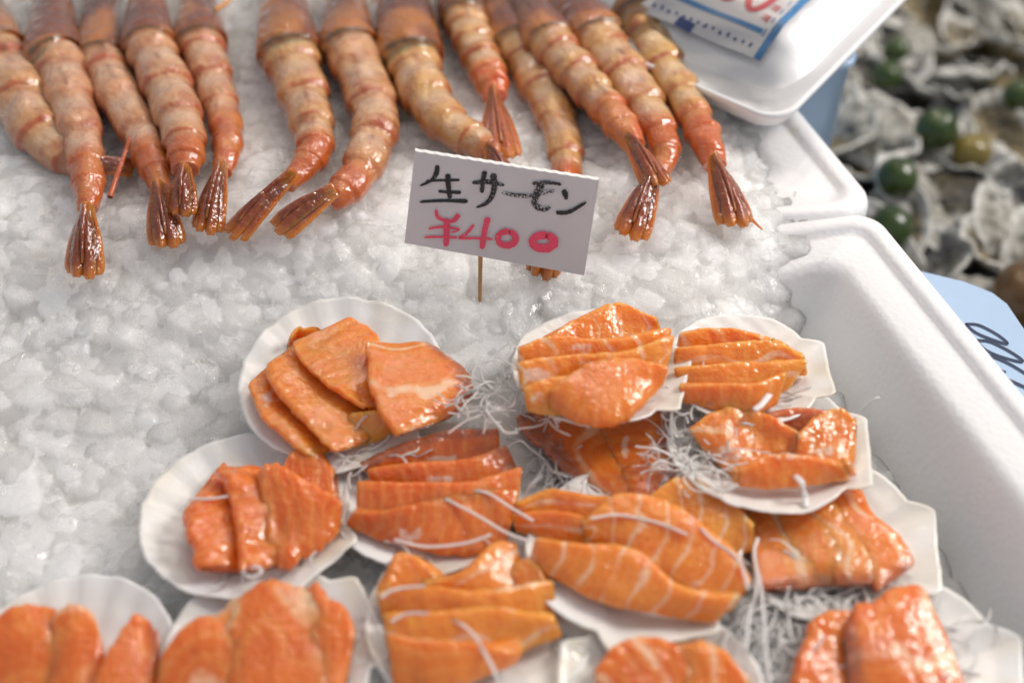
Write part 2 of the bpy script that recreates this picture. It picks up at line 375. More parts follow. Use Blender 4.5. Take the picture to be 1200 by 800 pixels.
SH = [
 ('S1', 402, 455, .0510, -72, .009, (0, 0), 'round white shell under flat torn salmon, alone at the upper left of the shells'),
 ('S2', 290, 612, .0490, -42, .004, (0, 0), 'leftmost whole white shell, with one lumpy deep orange clump and a broad bare rim'),
 ('S3', 500, 588, .0450, -68, .006, (0, 0), 'white shell between two others holding four leaning salmon slices, front ear pointing down'),
 ('S7', 672, 540, .0460, 30, .002, (0, 0), 'cream shell mostly covered by the shell stacked on its back edge'),
 ('S9', 968, 640, .0480, -8, .002, (0, 0), 'white shell against the foam wall whose broad squared ear reaches right'),
 ('S5', 872, 442, .0400, 0, .008, (0, -3), 'topmost right white shell with a squared flat end beside the foam wall'),
 ('S6', 895, 528, .0470, -8, .014, (0, -5), 'thin edged white shell overlapping the shell in front, pointed ear with a dark speck'),
 ('S4', 700, 440, .0420, -14, .018, (0, -4), 'back middle white shell raised on the one in front, ear jutting right'),
 ('S8', 742, 655, .0490, -78, .010, (0, 0), 'centre front white shell under the biggest salmon pile, pointed front ear'),
 ('S10', 560, 735, .0490, -35, .004, (0, 0), 'front shell nearly hidden by a stacked block of salmon with white fat lines'),
 ('S11', 318, 778, .0470, 25, .002, (0, 0), 'front left shell under one smooth mound of salmon, squared ear at its right'),
 ('S12', 85, 788, .0460, -90, .002, (0, 0), 'white shell cut by the lower left corner of the photo'),
 ('S13', 775, 822, .0430, 175, .002, (0, 0), 'white shell just showing at the bottom edge in the middle'),
 ('S14', 1045, 792, .0520, -10, .002, (0, 0), 'white shell in the lower right corner beside the foam wall'),
]
for k, x, y, R, h, dz, tl, lb in SH: shell(k, x, y, R, h, lb, dz, tl)
# ------------------------------------------------------------------ salmon slices, each one a slab lofted between its far and near edge
def slice_(key, lev, A, B, mat, label, th=.0042, freq=0, chev=2.0, brown=None, white=(), drop=.008, n=84, m=44, ripple=1.0, nsq=5):
    z0 = .0078+.0028*lev
    A, B = [[(x+(x-(sum(q[0] for q in L_)/len(L_)))*.07, y+(y-(sum(q[1] for q in L_)/len(L_)))*.07) for x, y in L_] for L_ in (A, B)]
    th = th*.56; A = resample([np.r_[atp(key, x, y, z0+drop*.5), 0] for x, y in A], n)[:, :3]; B = resample([np.r_[atp(key, x, y, z0-drop*.5), 0] for x, y in B], n)[:, :3]
    u = np.linspace(0, 1, n); e = (1-np.abs(2*u-1)**nsq)**(1/nsq)
    e = np.maximum(e, .02); M = (A+B)/2; W = (B-A)/2
    T = np.gradient(M, axis=0); Nn = np.cross(T, W); Nn *= np.sign(Nn[:, 2:3]+1e-9); Nn /= np.linalg.norm(Nn, axis=1)[:, None]+1e-9
    phi = np.linspace(0, 2*math.pi, m, endpoint=False); c, s = np.cos(phi), np.sin(phi)
    cc = np.sign(c)*np.abs(c)**.58; ss = np.sign(s)*np.abs(s)**.5
    seed = rng.uniform(0, 50); ripple = ripple**1.4; w = (.80+.20*e)
    wob = 1+.09*noise(u*4.5, np.full(n, seed), 0, 1)+.035*noise(u*17, np.full(n, seed), 3, 1)+.02*noise(u*45, np.full(n, seed), 3, 1)
    V = M[:, None]+W[:, None]*(w*wob*1.36)[:, None, None]*cc[None, :, None]
    L = np.linalg.norm(np.diff(M, axis=0), axis=1).sum(); wid = np.linalg.norm(W, axis=1).mean()
    x, y = V[..., 0], V[..., 1]
    th_ = th*(.35+.65*e)[:, None]*np.ones(m)[None]
    lump = .0016*noise(x, y, seed+1, 34)+.0011*ripple*noise(x, y, seed, 70)+.0006*ripple*noise(x, y, seed, 190)+.0003*noise(x, y, seed+7, 480)
    bend = .0015*np.sin(u*math.pi)[:, None]
    V = V+Nn[:, None]*((th_*ss[None])+bend+np.where(ss > 0, 1., .25)[None]*lump*(np.abs(ss)**.5)[None])[..., None]
    V[..., 2] = np.maximum(V[..., 2], shells[key].z(V[..., 0], V[..., 1])+.001)
    V = V.reshape(-1, 3)
    F = gridF(n, m, True)
    V = np.concatenate([V, V[:m].mean(0)[None], V[(n-1)*m:n*m].mean(0)[None]])
    j = np.arange(0, m, 2); c0 = np.stack([np.full(len(j), n*m), (j+2) % m, (j+1) % m, j], -1)
    c1 = np.stack([np.full(len(j), n*m+1), (n-1)*m+j, (n-1)*m+(j+1) % m, (n-1)*m+(j+2) % m], -1)
    F = np.concatenate([F, c0, c1])
    uu = (u[:, None]*L*np.ones(m)); vv = np.broadcast_to(cc[None], (n, m))
    ph = uu*freq*2*math.pi+chev*np.abs(vv)+1.3*noise(uu, vv*wid, seed, 90)+.6*noise(uu, vv*wid, seed+3, 260) if freq > 0 else \
        vv*abs(freq)+2.2*noise(uu, vv*wid, seed, 55)+seed if freq < 0 else uu*330+2.0*noise(uu, vv*wid, seed, 60)+.8*np.abs(vv)
    ph = np.r_[ph.ravel(), ph[0, 0], ph[-1, 0]]
    br = np.zeros((n, m))
    if brown:
        side, amt = brown
        if side == 'far': br = sm(1-2*amt, 1-2*amt-.35, -vv*-1*-1) if False else sm(-1+2*amt+.3, -1+2*amt-.1, vv)
        elif side == 'near': br = sm(1-2*amt-.3, 1-2*amt+.1, vv)
        elif side == 'end': br = sm(1-amt-.1, 1-amt+.06, u)[:, None]*np.ones(m)
        elif side == 'start': br = sm(amt+.1, amt-.06, u)[:, None]*np.ones(m)
        elif side == 'all': br = np.full((n, m), amt)
    br = np.r_[br.ravel(), br[0, 0], br[-1, 0]]
    wh = np.zeros(len(V)); X2, Y2 = proj(V)
    for wx, wy, rx, ry in white: wh = np.maximum(wh, np.clip(1.25-((X2-wx)/rx)**2*.75-((Y2-wy)/ry)**2*.75, 0, 1)*.62)
    o0 = V.mean(0); o = link('salmon_slice', mesh_np('salmon_slice', V-o0, F, SALM[mat], True, {'fat': np.full(len(V), 1. if freq != 0 else 0.), 'phase': ph, 'brown': br, 'white': wh}))
    o.location = o0
    tag(o, label, 'salmon slice', 'raw salmon slices on the shells')
P1 = 'the upper left shell'
slice_('S1', .2, [(340, 396), (352, 388), (372, 386)], [(338, 405), (358, 400), (392, 402)], 'y', 'small yellowish torn salmon tip at the back of '+P1, th=.003)
slice_('S1', 0, [(296, 450), (312, 486), (340, 514), (366, 531)], [(326, 425), (345, 470), (374, 500), (398, 522)], 'o', 'leftmost flat flap of salmon running down '+P1, white=[(314, 465, 9, 13)], th=.004)
slice_('S1', .9, [(320, 427), (336, 458), (362, 492), (396, 524)], [(362, 398), (388, 440), (414, 468), (432, 512)], 'o', 'second glossy flap of salmon from the left on '+P1, ripple=1.4, th=.004)
slice_('S1', .3, [(410, 488), (430, 486), (462, 484)], [(405, 522), (430, 515), (462, 502)], 'y', 'small yellow salmon scrap at the front middle of '+P1, th=.004)
slice_('S1', 1.5, [(352, 400), (374, 432), (398, 455), (426, 476)], [(406, 378), (430, 402), (446, 440), (452, 484)], 'o', 'middle flap of salmon with a torn pointed top on '+P1, ripple=1.4, th=.004)
slice_('S1', 2.2, [(438, 406), (446, 440), (455, 472), (470, 506)], [(494, 406), (522, 432), (539, 464), (520, 490)], 'o', 'broad right flap of salmon with brown corner on '+P1, freq=35, brown=('near', .10), th=.0045)
P2 = 'the leftmost whole shell'
slice_('S2', .6, [(330, 556), (350, 540), (376, 541), (391, 556)], [(330, 596), (352, 600), (378, 598), (397, 606)], 'r', 'back right lump of deep orange salmon on '+P2, ripple=1.8, th=.007, white=[(386, 605, 5, 10)])
slice_('S2', .8, [(219, 597), (224, 616), (232, 640), (238, 664)], [(258, 552), (268, 585), (282, 625), (292, 664)], 'r', 'left lump of deep orange salmon with a square front corner on '+P2, ripple=1.8, th=.0065)
slice_('S2', 1.3, [(262, 554), (276, 580), (284, 625), (284, 664)], [(322, 551), (330, 590), (330, 625), (322, 660)], 'r', 'middle lump of deep orange salmon on '+P2, ripple=2.0, th=.007)
slice_('S2', 1.7, [(306, 560), (340, 568), (375, 580), (398, 590)], [(318, 650), (345, 646), (372, 638), (396, 622)], 'r', 'front right lump of deep orange salmon on '+P2, ripple=2.0, th=.0065)
P3 = 'the shell left of the biggest pile'
slice_('S3', .4, [(428, 544), (470, 526), (525, 512), (579, 507)], [(440, 556), (490, 550), (545, 549), (582, 537)], 'r', 'rearmost salmon slice with a brown skin edge on '+P3, brown=('far', .18), th=.006, white=[(516, 538, 20, 7)])
slice_('S3', 1.1, [(436, 552), (490, 546), (550, 542), (590, 527)], [(442, 574), (500, 574), (560, 571), (604, 556)], 'r', 'second salmon slice from the back on '+P3, brown=('end', .1), th=.006, white=[(512, 561, 20, 9)])
slice_('S3', 1.2, [(420, 598), (455, 600), (520, 592), (600, 582)], [(412, 612), (460, 629), (530, 641), (588, 634)], 'r', 'frontmost wide salmon slice on '+P3, th=.006, white=[(482, 625, 18, 10)])
slice_('S3', 2.0, [(424, 568), (470, 570), (540, 570), (605, 553)], [(424, 604), (475, 606), (540, 605), (600, 595)], 'r', 'third salmon slice from back with rounded end on '+P3, th=.006, white=[(506, 600, 20, 12)])
P7 = 'the half covered cream shell'
slice_('S7', .4, [(618, 488), (640, 518), (668, 550), (700, 578)], [(700, 470), (722, 510), (740, 550), (748, 590)], 'r', 'left salmon slice with brown edge and seam on '+P7, brown=('far', .17), th=.006, freq=-3.2, drop=0)
slice_('S7', 1.0, [(706, 478), (722, 515), (738, 552), (752, 592)], [(768, 470), (790, 515), (808, 550), (818, 582)], 'r', 'right salmon slice with two white flecks on '+P7, th=.006, white=[(760, 530, 10, 16), (733, 524, 6, 18)], drop=0)
P4 = 'the raised back middle shell'
slice_('S4', .8, [(640, 398), (680, 378), (724, 364), (766, 374)], [(640, 412), (690, 408), (740, 402), (772, 392)], 'y', 'rearmost salmon slice with clear fat lines on '+P4, freq=75, chev=2.4, th=.006)
slice_('S4', 1.4, [(612, 408), (650, 400), (710, 400), (780, 388)], [(613, 430), (655, 428), (716, 422), (776, 414)], 'y', 'second salmon slice from the back on '+P4, freq=70, chev=2.2, th=.006, white=[(682, 408, 18, 7)])
slice_('S4', 1.8, [(612, 426), (670, 420), (730, 412), (783, 398)], [(616, 456), (680, 442), (740, 434), (776, 430)], 'y', 'third salmon slice with a pale left end on '+P4, freq=70, chev=2.2, th=.006, white=[(690, 427, 18, 6), (630, 440, 22, 10)])
slice_('S4', 1.4, [(616, 456), (650, 448), (690, 446)], [(619, 479), (650, 482), (690, 482)], 'y', 'pale under slice at the front left of '+P4, th=.005, white=[(632, 466, 12, 10)])
slice_('S4', 2.4, [(650, 456), (690, 438), (735, 430), (778, 432)], [(645, 474), (682, 488), (726, 486), (772, 448)], 'o', 'frontmost plain salmon slice with a pinkish grey mark on '+P4, th=.006, brown=None)
P5 = 'the topmost right shell'
slice_('S5', .6, [(800, 393), (830, 389), (870, 390), (918, 406)], [(796, 414), (840, 412), (890, 414), (932, 420)], 'y', 'rearmost salmon slice on '+P5, freq=45, th=.006)
slice_('S5', 1.2, [(796, 410), (845, 408), (900, 406), (938, 417)], [(793, 436), (845, 438), (900, 436), (941, 436)], 'y', 'second salmon slice from the back on '+P5, th=.006, freq=-3)
slice_('S5', 1.3, [(795, 432), (850, 432), (900, 428), (940, 426)], [(800, 458), (850, 462), (890, 458), (922, 454)], 'y', 'third salmon slice from the back on '+P5, th=.006, freq=-3)
slice_('S5', 1.2, [(800, 452), (840, 452), (880, 452), (915, 440)], [(800, 467), (840, 475), (875, 480), (907, 470)], 'y', 'frontmost thin salmon slice on '+P5, th=.005)
P6 = 'the dark specked shell'
slice_('S6', .2, [(882, 490), (925, 483), (968, 485), (1000, 494)], [(890, 506), (935, 508), (970, 510), (996, 508)], 'r', 'dark brownish salmon slice at the back of '+P6, brown=('all', .7), th=.006)
slice_('S6', 1.0, [(812, 504), (850, 492), (892, 492), (940, 512)], [(830, 530), (860, 546), (900, 534), (952, 540)], 'o', 'broad rolling salmon slice across the middle of '+P6, ripple=1.8, th=.006, white=[(856, 530, 20, 15)], freq=18)
slice_('S6', 1.4, [(936, 510), (958, 498), (982, 491), (1002, 500)], [(930, 540), (955, 543), (980, 545), (1000, 538)], 'o', 'folded salmon end at right of '+P6, ripple=1.8, th=.006, freq=22, white=[(965, 530, 15, 6)])
slice_('S6', 1.6, [(864, 552), (895, 540), (930, 537), (992, 543)], [(862, 562), (896, 568), (945, 564), (998, 553)], 'o', 'frontmost rolled salmon slice on '+P6, th=.006, white=[(920, 533, 22, 7)], brown=None)
P9 = 'the shell against the wall'
slice_('S9', .2, [(845, 590), (870, 578), (890, 576), (912, 580)], [(862, 628), (880, 622), (900, 612), (925, 608)], 'r', 'back left salmon slice with a brown tip on '+P9, th=.006, brown=('far', .12))
slice_('S9', .6, [(878, 600), (888, 640), (895, 668), (903, 690)], [(905, 584), (930, 622), (950, 655), (962, 684)], 'o', 'left salmon slice with a grey lower end on '+P9, brown=('end', .06), th=.006, drop=0, freq=-3)
slice_('S9', 1.0, [(888, 578), (912, 615), (940, 652), (955, 682)], [(926, 570), (952, 605), (978, 645), (990, 680)], 'o', 'second salmon slice from the left on '+P9, brown=('end', .05), th=.006, drop=0, freq=-3)
slice_('S9', 1.5, [(924, 572), (944, 608), (968, 648), (985, 682)], [(954, 574), (982, 610), (1008, 648), (1018, 680)], 'o', 'third salmon slice from the left with a white seam on '+P9, brown=('end', .05), th=.006, drop=0, freq=-3.4)
slice_('S9', 1.1, [(952, 570), (984, 606), (1012, 648), (1030, 686)], [(1000, 566), (1016, 605), (1046, 632), (1064, 662)], 'o', 'right hand salmon slice with a pale seam on '+P9, th=.006, drop=0, freq=-3.4, brown=('end', .04))
P8 = 'the biggest central pile'
slice_('S8', .6, [(765, 582), (800, 571), (840, 584), (880, 616)], [(770, 614), (805, 622), (845, 640), (880, 640)], 'y', 'back right salmon slice of '+P8, freq=90, chev=1.5, th=.007)
slice_('S8', .6, [(610, 590), (645, 578), (690, 585), (760, 590)], [(606, 606), (650, 610), (690, 618), (760, 622)], 'y', 'thin rear salmon slice with long white lines in '+P8, freq=-4.2, th=.005)
slice_('S8', .9, [(604, 606), (645, 602), (690, 610), (730, 616)], [(607, 622), (650, 630), (690, 636), (730, 640)], 'o', 'short left salmon slice of '+P8, freq=-3.5, th=.005)
slice_('S8', 1.6, [(688, 612), (728, 592), (790, 606), (845, 645), (872, 680)], [(690, 636), (735, 646), (790, 676), (830, 702), (852, 712)], 'y', 'large middle salmon slice curling over the front of '+P8, freq=80, chev=1.8, th=.008)
slice_('S8', 1.5, [(634, 635), (685, 644), (740, 654), (795, 688), (858, 696)], [(628, 660), (680, 686), (735, 706), (785, 716), (835, 724)], 'y', 'frontmost salmon slice with slanting fat lines in '+P8, freq=80, chev=1.2, th=.0075)
P10 = 'the front block of stacked salmon'
slice_('S10', .4, [(598, 672), (622, 664), (644, 684)], [(604, 706), (625, 710), (648, 704)], 'o', 'short salmon piece at the back right of '+P10, th=.006)
slice_('S10', 1.0, [(448, 690), (466, 660), (494, 660), (514, 676)], [(452, 706), (480, 702), (510, 700), (530, 698)], 'y', 'rounded back left lump of '+P10, th=.008)
slice_('S10', 1.4, [(500, 682), (545, 672), (578, 646), (600, 640)], [(504, 702), (556, 702), (592, 692), (605, 668)], 'y', 'curled rear salmon slice bending upward in '+P10, freq=-3, th=.008)
slice_('S10', 1.5, [(448, 694), (505, 692), (570, 696), (642, 684)], [(454, 722), (520, 726), (585, 728), (646, 712)], 'y', 'second layer of salmon from the back in '+P10, freq=-3.4, th=.0075)
slice_('S10', 1.6, [(456, 720), (520, 722), (585, 720), (644, 722)], [(460, 757), (520, 762), (590, 758), (652, 742)], 'y', 'third layer of salmon from the back in '+P10, freq=-3.4, th=.0075)
slice_('S10', 1.5, [(460, 752), (520, 757), (575, 756), (606, 752)], [(465, 800), (505, 802), (548, 792), (596, 768)], 'o', 'frontmost layer of salmon in '+P10, freq=-3, th=.0075)
P11 = 'the smooth mound at front left'
slice_('S11', .8, [(192, 772), (225, 750), (258, 736), (290, 722)], [(188, 830), (230, 840), (280, 840), (320, 836)], 'r', 'left part of salmon with a greyish edge in '+P11, th=.008, freq=-2.5)
slice_('S11', 1.3, [(268, 740), (295, 715), (340, 706), (378, 716)], [(262, 845), (310, 845), (350, 845), (384, 840)], 'r', 'highest middle slice of salmon in '+P11, th=.009, freq=-2)
slice_('S11', 1.0, [(356, 712), (385, 718), (405, 732), (413, 748)], [(358, 845), (378, 842), (396, 824), (404, 806)], 'r', 'right part of salmon in '+P11, th=.008)
P12 = 'the shell at the lower left corner'
slice_('S12', .6, [(-15, 752), (25, 732), (55, 727), (75, 736)], [(-25, 840), (20, 840), (60, 830), (92, 815)], 'r', 'left salmon slice on '+P12, th=.008, freq=-2.5)
slice_('S12', 1.1, [(60, 742), (88, 731), (108, 733), (117, 748)], [(52, 840), (90, 840), (112, 822), (126, 790)], 'r', 'middle salmon slice with a dark back corner on '+P12, th=.008, freq=-2.5)
slice_('S12', 1.4, [(112, 800), (136, 766), (162, 736), (184, 746)], [(108, 840), (146, 838), (176, 820), (186, 792)], 'r', 'right salmon slice rising to a torn point on '+P12, th=.007, brown=('end', .12))
slice_('S13', .6, [(700, 788), (730, 766), (768, 764), (806, 770)], [(708, 830), (750, 840), (790, 840), (820, 838)], 'r', 'left salmon slice on the shell showing at the bottom edge', th=.007, freq=40)
slice_('S13', 1.0, [(785, 770), (820, 767), (850, 778), (876, 796)], [(786, 840), (820, 842), (850, 840), (880, 835)], 'o', 'right salmon slice on the shell showing at the bottom edge', th=.007, freq=55)
P14 = 'the shell in the lower right corner'
slice_('S14', .8, [(932, 815), (942, 770), (966, 738), (1000, 728)], [(945, 840), (975, 825), (1005, 810), (1030, 790)], 'r', 'left salmon slice with bright glints on '+P14, th=.008)
slice_('S14', 1.4, [(990, 750), (1020, 726), (1055, 712), (1086, 708)], [(1000, 838), (1042, 840), (1086, 832), (1128, 815)], 'r', 'domed right salmon slice with brown edge on '+P14, th=.010, brown=('start', .12), freq=-2.2)
# ------------------------------------------------------------------ radish
def strands(name, regs, label, key=None, zoff=.006):
    parts = []
    for px, py, rx, ry, n, length in regs:
        for _ in range(int(n*.7)):
            a = rng.uniform(0, 6.28); q = math.sqrt(rng.random()); x, y = px+rx*q*math.cos(a), py+ry*q*math.sin(a)
            p = atp(key, x, y, zoff) if key else on(x, y, .008)
            p = p+[0, 0, rng.uniform(-.002, .005)]; d = rng.uniform(0, 6.28); kz = 0; P = [p]; cur = rng.normal(0, .28)
            for i in range(6):
                d += cur+rng.normal(0, .35); kz = .5*kz+rng.normal(0, .0012); p = p+[math.cos(d)*length/6, math.sin(d)*length/6, kz]
                if key: p[2] = max(p[2], shells[key].z(p[0], p[1])+.003)
                P.append(p)
            parts.append(tube(P, rng.uniform(.0004, .0008), 20, 6, .4))
    V, F = cat(parts); o = link(name, mesh_np(name, V, F, RADISH)); tag(o, label, 'radish', kind='stuff')
strands('radish_shreds', [(590, 462, 22, 22, 34, .035), (612, 480, 20, 10, 10, .03), (640, 482, 26, 6, 8, .03), (780, 460, 25, 18, 10, .02)], 'white radish shreds spilling from the left of the raised back middle shell', 'S4', -.002)
strands('radish_shreds', [(806, 525, 22, 34, 90, .025), (840, 550, 30, 10, 12, .03), (800, 488, 25, 8, 10, .03)], 'white radish shreds bunched in the left end of the thin edged shell', 'S6')
strands('radish_shreds', [(640, 530, 14, 26, 40, .025), (668, 565, 20, 14, 50, .022)], 'white radish shreds along the left edge of the half covered cream shell', 'S7')
strands('radish_shreds', [(955, 695, 80, 18, 230, .030), (895, 705, 28, 26, 90, .035), (890, 650, 14, 30, 20, .03)], 'thick fringe of white radish shreds in front of the shell against the foam wall', 'S9', .002)
strands('radish_shreds', [(910, 755, 30, 48, 190, .04), (880, 790, 20, 20, 40, .04), (1100, 750, 24, 24, 20, .03)], 'tangled white radish shreds at the left of the lower right corner shell', 'S14', .004)
strands('radish_shreds', [(500, 640, 60, 8, 12, .03), (432, 570, 14, 20, 10, .025), (600, 620, 16, 20, 8, .02)], 'few white radish shreds round the leaning slices', 'S3', .004)
strands('radish_shreds', [(440, 740, 10, 40, 18, .03), (650, 735, 20, 16, 12, .025), (560, 785, 40, 8, 10, .03)], 'white radish shreds along the sides of the front salmon block', 'S10', .004)
strands('radish_shreds', [(300, 668, 40, 8, 10, .02), (370, 645, 20, 10, 8, .02)], 'few curled radish shreds in front of the lumpy salmon', 'S2', .003)
strands('radish_shreds', [(425, 540, 35, 10, 22, .022)], 'short radish shreds at the front ear of the upper left shell', 'S1', .004)
strands('radish_shreds', [(900, 470, 40, 8, 12, .03), (830, 474, 40, 5, 10, .03)], 'few radish shreds under the front of the topmost right salmon', 'S5', .002)
strands('radish_shreds', [(640, 630, 24, 8, 10, .02), (660, 690, 30, 10, 6, .025)], 'few radish shreds at the left tip of the biggest pile', 'S8', .003)
def shred(P, label, r=.0009):
    V, F = tube(P, r, 30, 6, .5); o = link('radish_shred', mesh_np('radish_shred', V, F, RADISH)); tag(o, label, 'radish shred', 'single radish shreds lying on the fish')
def over(key, lev, pts): return [atp(key, x, y, .0078+.0028*lev+.0066) for x, y in pts]
shred(over('S3', 1.8, [(522, 584), (560, 604), (590, 622), (620, 634)]), 'straight white shred leaning across the right end of the four leaning slices')
shred(over('S3', 1.9, [(538, 573), (570, 577), (598, 594), (625, 610)]), 'bowed white shred behind the straight one joining two piles')
shred(over('S3', 1.2, [(462, 632), (500, 640), (545, 636), (576, 626)]), 'long white shred along the front edge of the four leaning slices')
shred(over('S8', 2.4, [(692, 607), (725, 603), (770, 612), (806, 626)]), 'white shred draped over the middle of the biggest pile')
shred(over('S8', 2.4, [(758, 585), (800, 600), (835, 632), (865, 655), (877, 690)]), 'long curved white shred round the right side of the biggest pile')
shred(over('S10', 2.0, [(458, 728), (480, 718), (520, 722), (550, 738), (570, 768), (586, 800)]), 'curved white shred hanging over the front salmon block')
shred(over('S10', 2.0, [(446, 700), (462, 690), (498, 686)]), 'short pale shred at the back left of the front salmon block')
shred(over('S9', 2.0, [(888, 630), (884, 650), (892, 690), (896, 740), (902, 800)]), 'longest hanging white shred left of the shell against the foam wall')
shred(over('S9', .8, [(884, 640), (886, 690), (878, 720), (874, 760)]), 'second hanging white shred just left of the longest one')
shred([atp('S6', x, y, z) for x, y, z in ((932, 557, .014), (940, 566, .015), (943, 580, .008), (944, 594, .006))], 'little white shred hanging over the thin front edge of a shell', .0017)
shred([atp('S4', x, y, z) for x, y, z in ((656, 478, .008), (655, 484, .006), (653, 494, .002))], 'tiny white rod hanging below the raised back middle shell', .0016)
shred([at(1003, 492, .004), at(1012, 478, .010), at(1024, 468, .018), at(1032, 466, .020)], 'curved white shred stuck to the foam wall', .0013)
shred(over('S2', 1.4, [(222, 584), (245, 584), (267, 581)]), 'short white shred on the left lump of the lumpy salmon')
shred(over('S2', .3, [(284, 672), (288, 665), (302, 664), (306, 670), (296, 676), (288, 674)]), 'little white loop in front of the lumpy salmon')
shred(over('S5', .6, [(884, 480), (892, 474), (902, 462)]), 'broad white shred on the front corner of the topmost right salmon', .0018)
# ------------------------------------------------------------------ prawns
def prawn(car, abd, fan, label, hue=0., nseg=0, fanhue=0., leg=1, lift=0.0):
    """car, abd: (x, y, half width) along the back; the last nseg points of abd are the orange tail segment; fan: start, end, half width"""
    pts = [np.array(p, float) for p in car+abd]; d0 = pts[0][:2]-pts[1][:2]; d0 /= np.linalg.norm(d0)
    W = []
    for i, (x, y, hw) in enumerate(pts):
        hw = hw*.72 if i == 0 else hw
        p = on(x, y, 0); q = on(x+hw, y, 0); r = np.linalg.norm(q[:2]-p[:2])
        p = on(x, y, r*.62+lift); W.append(np.r_[p, r])
    W = np.array(W); g = W[0, :3]-W[1, :3]; g[2] = 0; g /= np.linalg.norm(g); r0 = W[0, 3]
    head = [np.r_[W[0, :3]+g*k*.03+[0, 0, .001], r0*f] for k, f in ((1.3, .25), (.6, .72))]
    nc = len(car)+2; W = np.array(head+list(W)); n, m = 170, 36
    ti = np.linspace(0, len(W)-1, n); C = spline(W, n)
    T = np.gradient(C[:, :3], axis=0); T /= np.linalg.norm(T, axis=1)[:, None]
    sd = np.cross(T, [0, 0, 1.]); sd /= np.linalg.norm(sd, axis=1)[:, None]; up = np.cross(sd, T)
    r = np.abs(C[:, 3]); tc = nc-1+.45; s = np.clip((ti-tc)/(len(W)-1-tc-nseg*.6), 0, 1)
    isab = ti > tc; seg = s*5.0; fr = seg-np.floor(seg)
    rr = r*np.where(isab, .86+.125*sm(0, .85, fr)-.11*sm(.92, 1, fr), 1.03*np.where(ti > tc-.35, 1.0, 1.0))
    sd_ = rng.uniform(0, 60); th = np.linspace(0, 2*math.pi, m, endpoint=False); ct, st = np.cos(th), np.sin(th)
    V = C[:, None, :3]+rr[:, None, None]*(ct[None, :, None]*sd[:, None]+(.86*st)[None, :, None]*up[:, None])
    nz = noise(V[..., 0], V[..., 1], sd_, 130)
    V = V+up[:, None]*(nz*.0013*np.where(isab, 1, .2)[:, None])[..., None]*(st > 0)[None, :, None]
    # colour: mottled pigments, paler segment tops, deeper sides, dark carapace edge
    S = np.broadcast_to(s[:, None], (n, m)); ST = np.broadcast_to(st[None], (n, m)); FR = np.broadcast_to(fr[:, None], (n, m)); TI = np.broadcast_to(ti[:, None], (n, m))
    x, y = V[..., 0], V[..., 1]
    def mixc(a, b, f): return a*(1-f[..., None])+b*f[..., None]
    cream = np.array([.62, .32, .165])*(1-hue)+np.array([.64, .38, .11])*hue; pink = np.array([.38, .095, .04])*(1-hue)+np.array([.42, .14, .03])*hue
    col = np.broadcast_to(cream, (n, m, 3)).copy()
    col = mixc(col, pink, .6*sm(-.05, .6, noise(x, y, sd_+3, 120)+.5*noise(x, y, sd_, 330)))
    col = mixc(col, pink*.9, sm(.75, -.1, ST)*.8); col = mixc(col, np.array([.68, .50, .36]), .5*sm(.45, .8, ST)*sm(.05, .3, FR)*sm(.75, .45, FR))
    col = mixc(col, np.array([.42, .075, .02]), .8*sm(.87, .96, FR+.10*noise(x, y, sd_, 190))*sm(-.3, .4, noise(x, y, sd_+8, 60)+.2))
    vein = sm(.07, .0, np.abs(np.broadcast_to(ct[None], (n, m))+.12+.2*noise(x, y, sd_+5, 60)))*(ST > 0)*sm(.0, .35, noise(x, y, sd_+11, 55))
    col = mixc(col, np.array([.16, .05, .03]), vein*.65)
    tail = sm(len(W)-1-nseg-.55, len(W)-1-nseg-.05, TI) if nseg else sm(.86, 1, S)*.8
    org = np.array([.52, .115, .017])*(1-fanhue)+np.array([.72, .14, .035])*fanhue
    col = mixc(col, mixc(np.broadcast_to(org, (n, m, 3)), np.array([.58, .20, .05]), sm(0, .7, noise(x, y, sd_, 110))), tail*.95)
    carm = (TI <= tc).astype(float)
    cc = np.broadcast_to(np.array([.22, .050, .006]), (n, m, 3)); cc = mixc(cc, np.array([.46, .155, .018]), sm(.05, .6, noise(x, y, sd_+2, 60)+.4*sm(tc-.9, tc-.3, TI)))
    cc = mixc(cc, np.array([.075, .020, .006]), sm(tc-.4, tc-1.2, TI)*.9*sm(-.6, .3, noise(x, y, sd_+4, 45)))
    cc = mixc(cc, np.array([.10, .055, .012]), sm(tc-.20, tc-.06, TI)*sm(.45, .75, ST)*.95)
    col = mixc(col, np.array(1.)*cc, carm) if False else col*(1-carm[..., None])+cc*carm[..., None]
    base = C[nc, :3].copy(); root = empty('prawn', (float(base[0]), float(base[1]), float(base[2]-C[nc, 3]*.6)), label, 'prawn', 'raw prawns lined up on the ice')
    V = V.reshape(-1, 3); F = gridF(n, m, True)
    V = np.concatenate([V, C[:1, :3], C[-1:, :3]]); j = np.arange(0, m, 2)
    F = np.concatenate([F, np.stack([np.full(len(j), n*m), (j+2) % m, (j+1) % m, j], -1), np.stack([np.full(len(j), n*m+1), (n-1)*m+j, (n-1)*m+(j+1) % m, (n-1)*m+(j+2) % m], -1)])
    col = np.concatenate([col.reshape(-1, 3), col[0, :1], col[-1, :1]])
    o0 = np.array(root.location)
    def kid(name, V, F, mat, attrs=None):
        me = mesh_np(name, np.asarray(V)-o0, F, mat, True, attrs); o = bpy.data.objects.new(name, me); COL.objects.link(o); o.parent = root; return o
    kid('body', V, F, PRAWN, {'col': col})
    # tail fan: two blades each side and the telson
    (fx, fy), (gx, gy), hw = fan
    p0 = on(fx, fy, .013+lift); p1 = on(gx, gy, .010+lift); q = on(gx+hw, gy, .004); fw = .88*np.linalg.norm((q-on(gx, gy, .004))[:2]); L = np.linalg.norm(p1-p0)
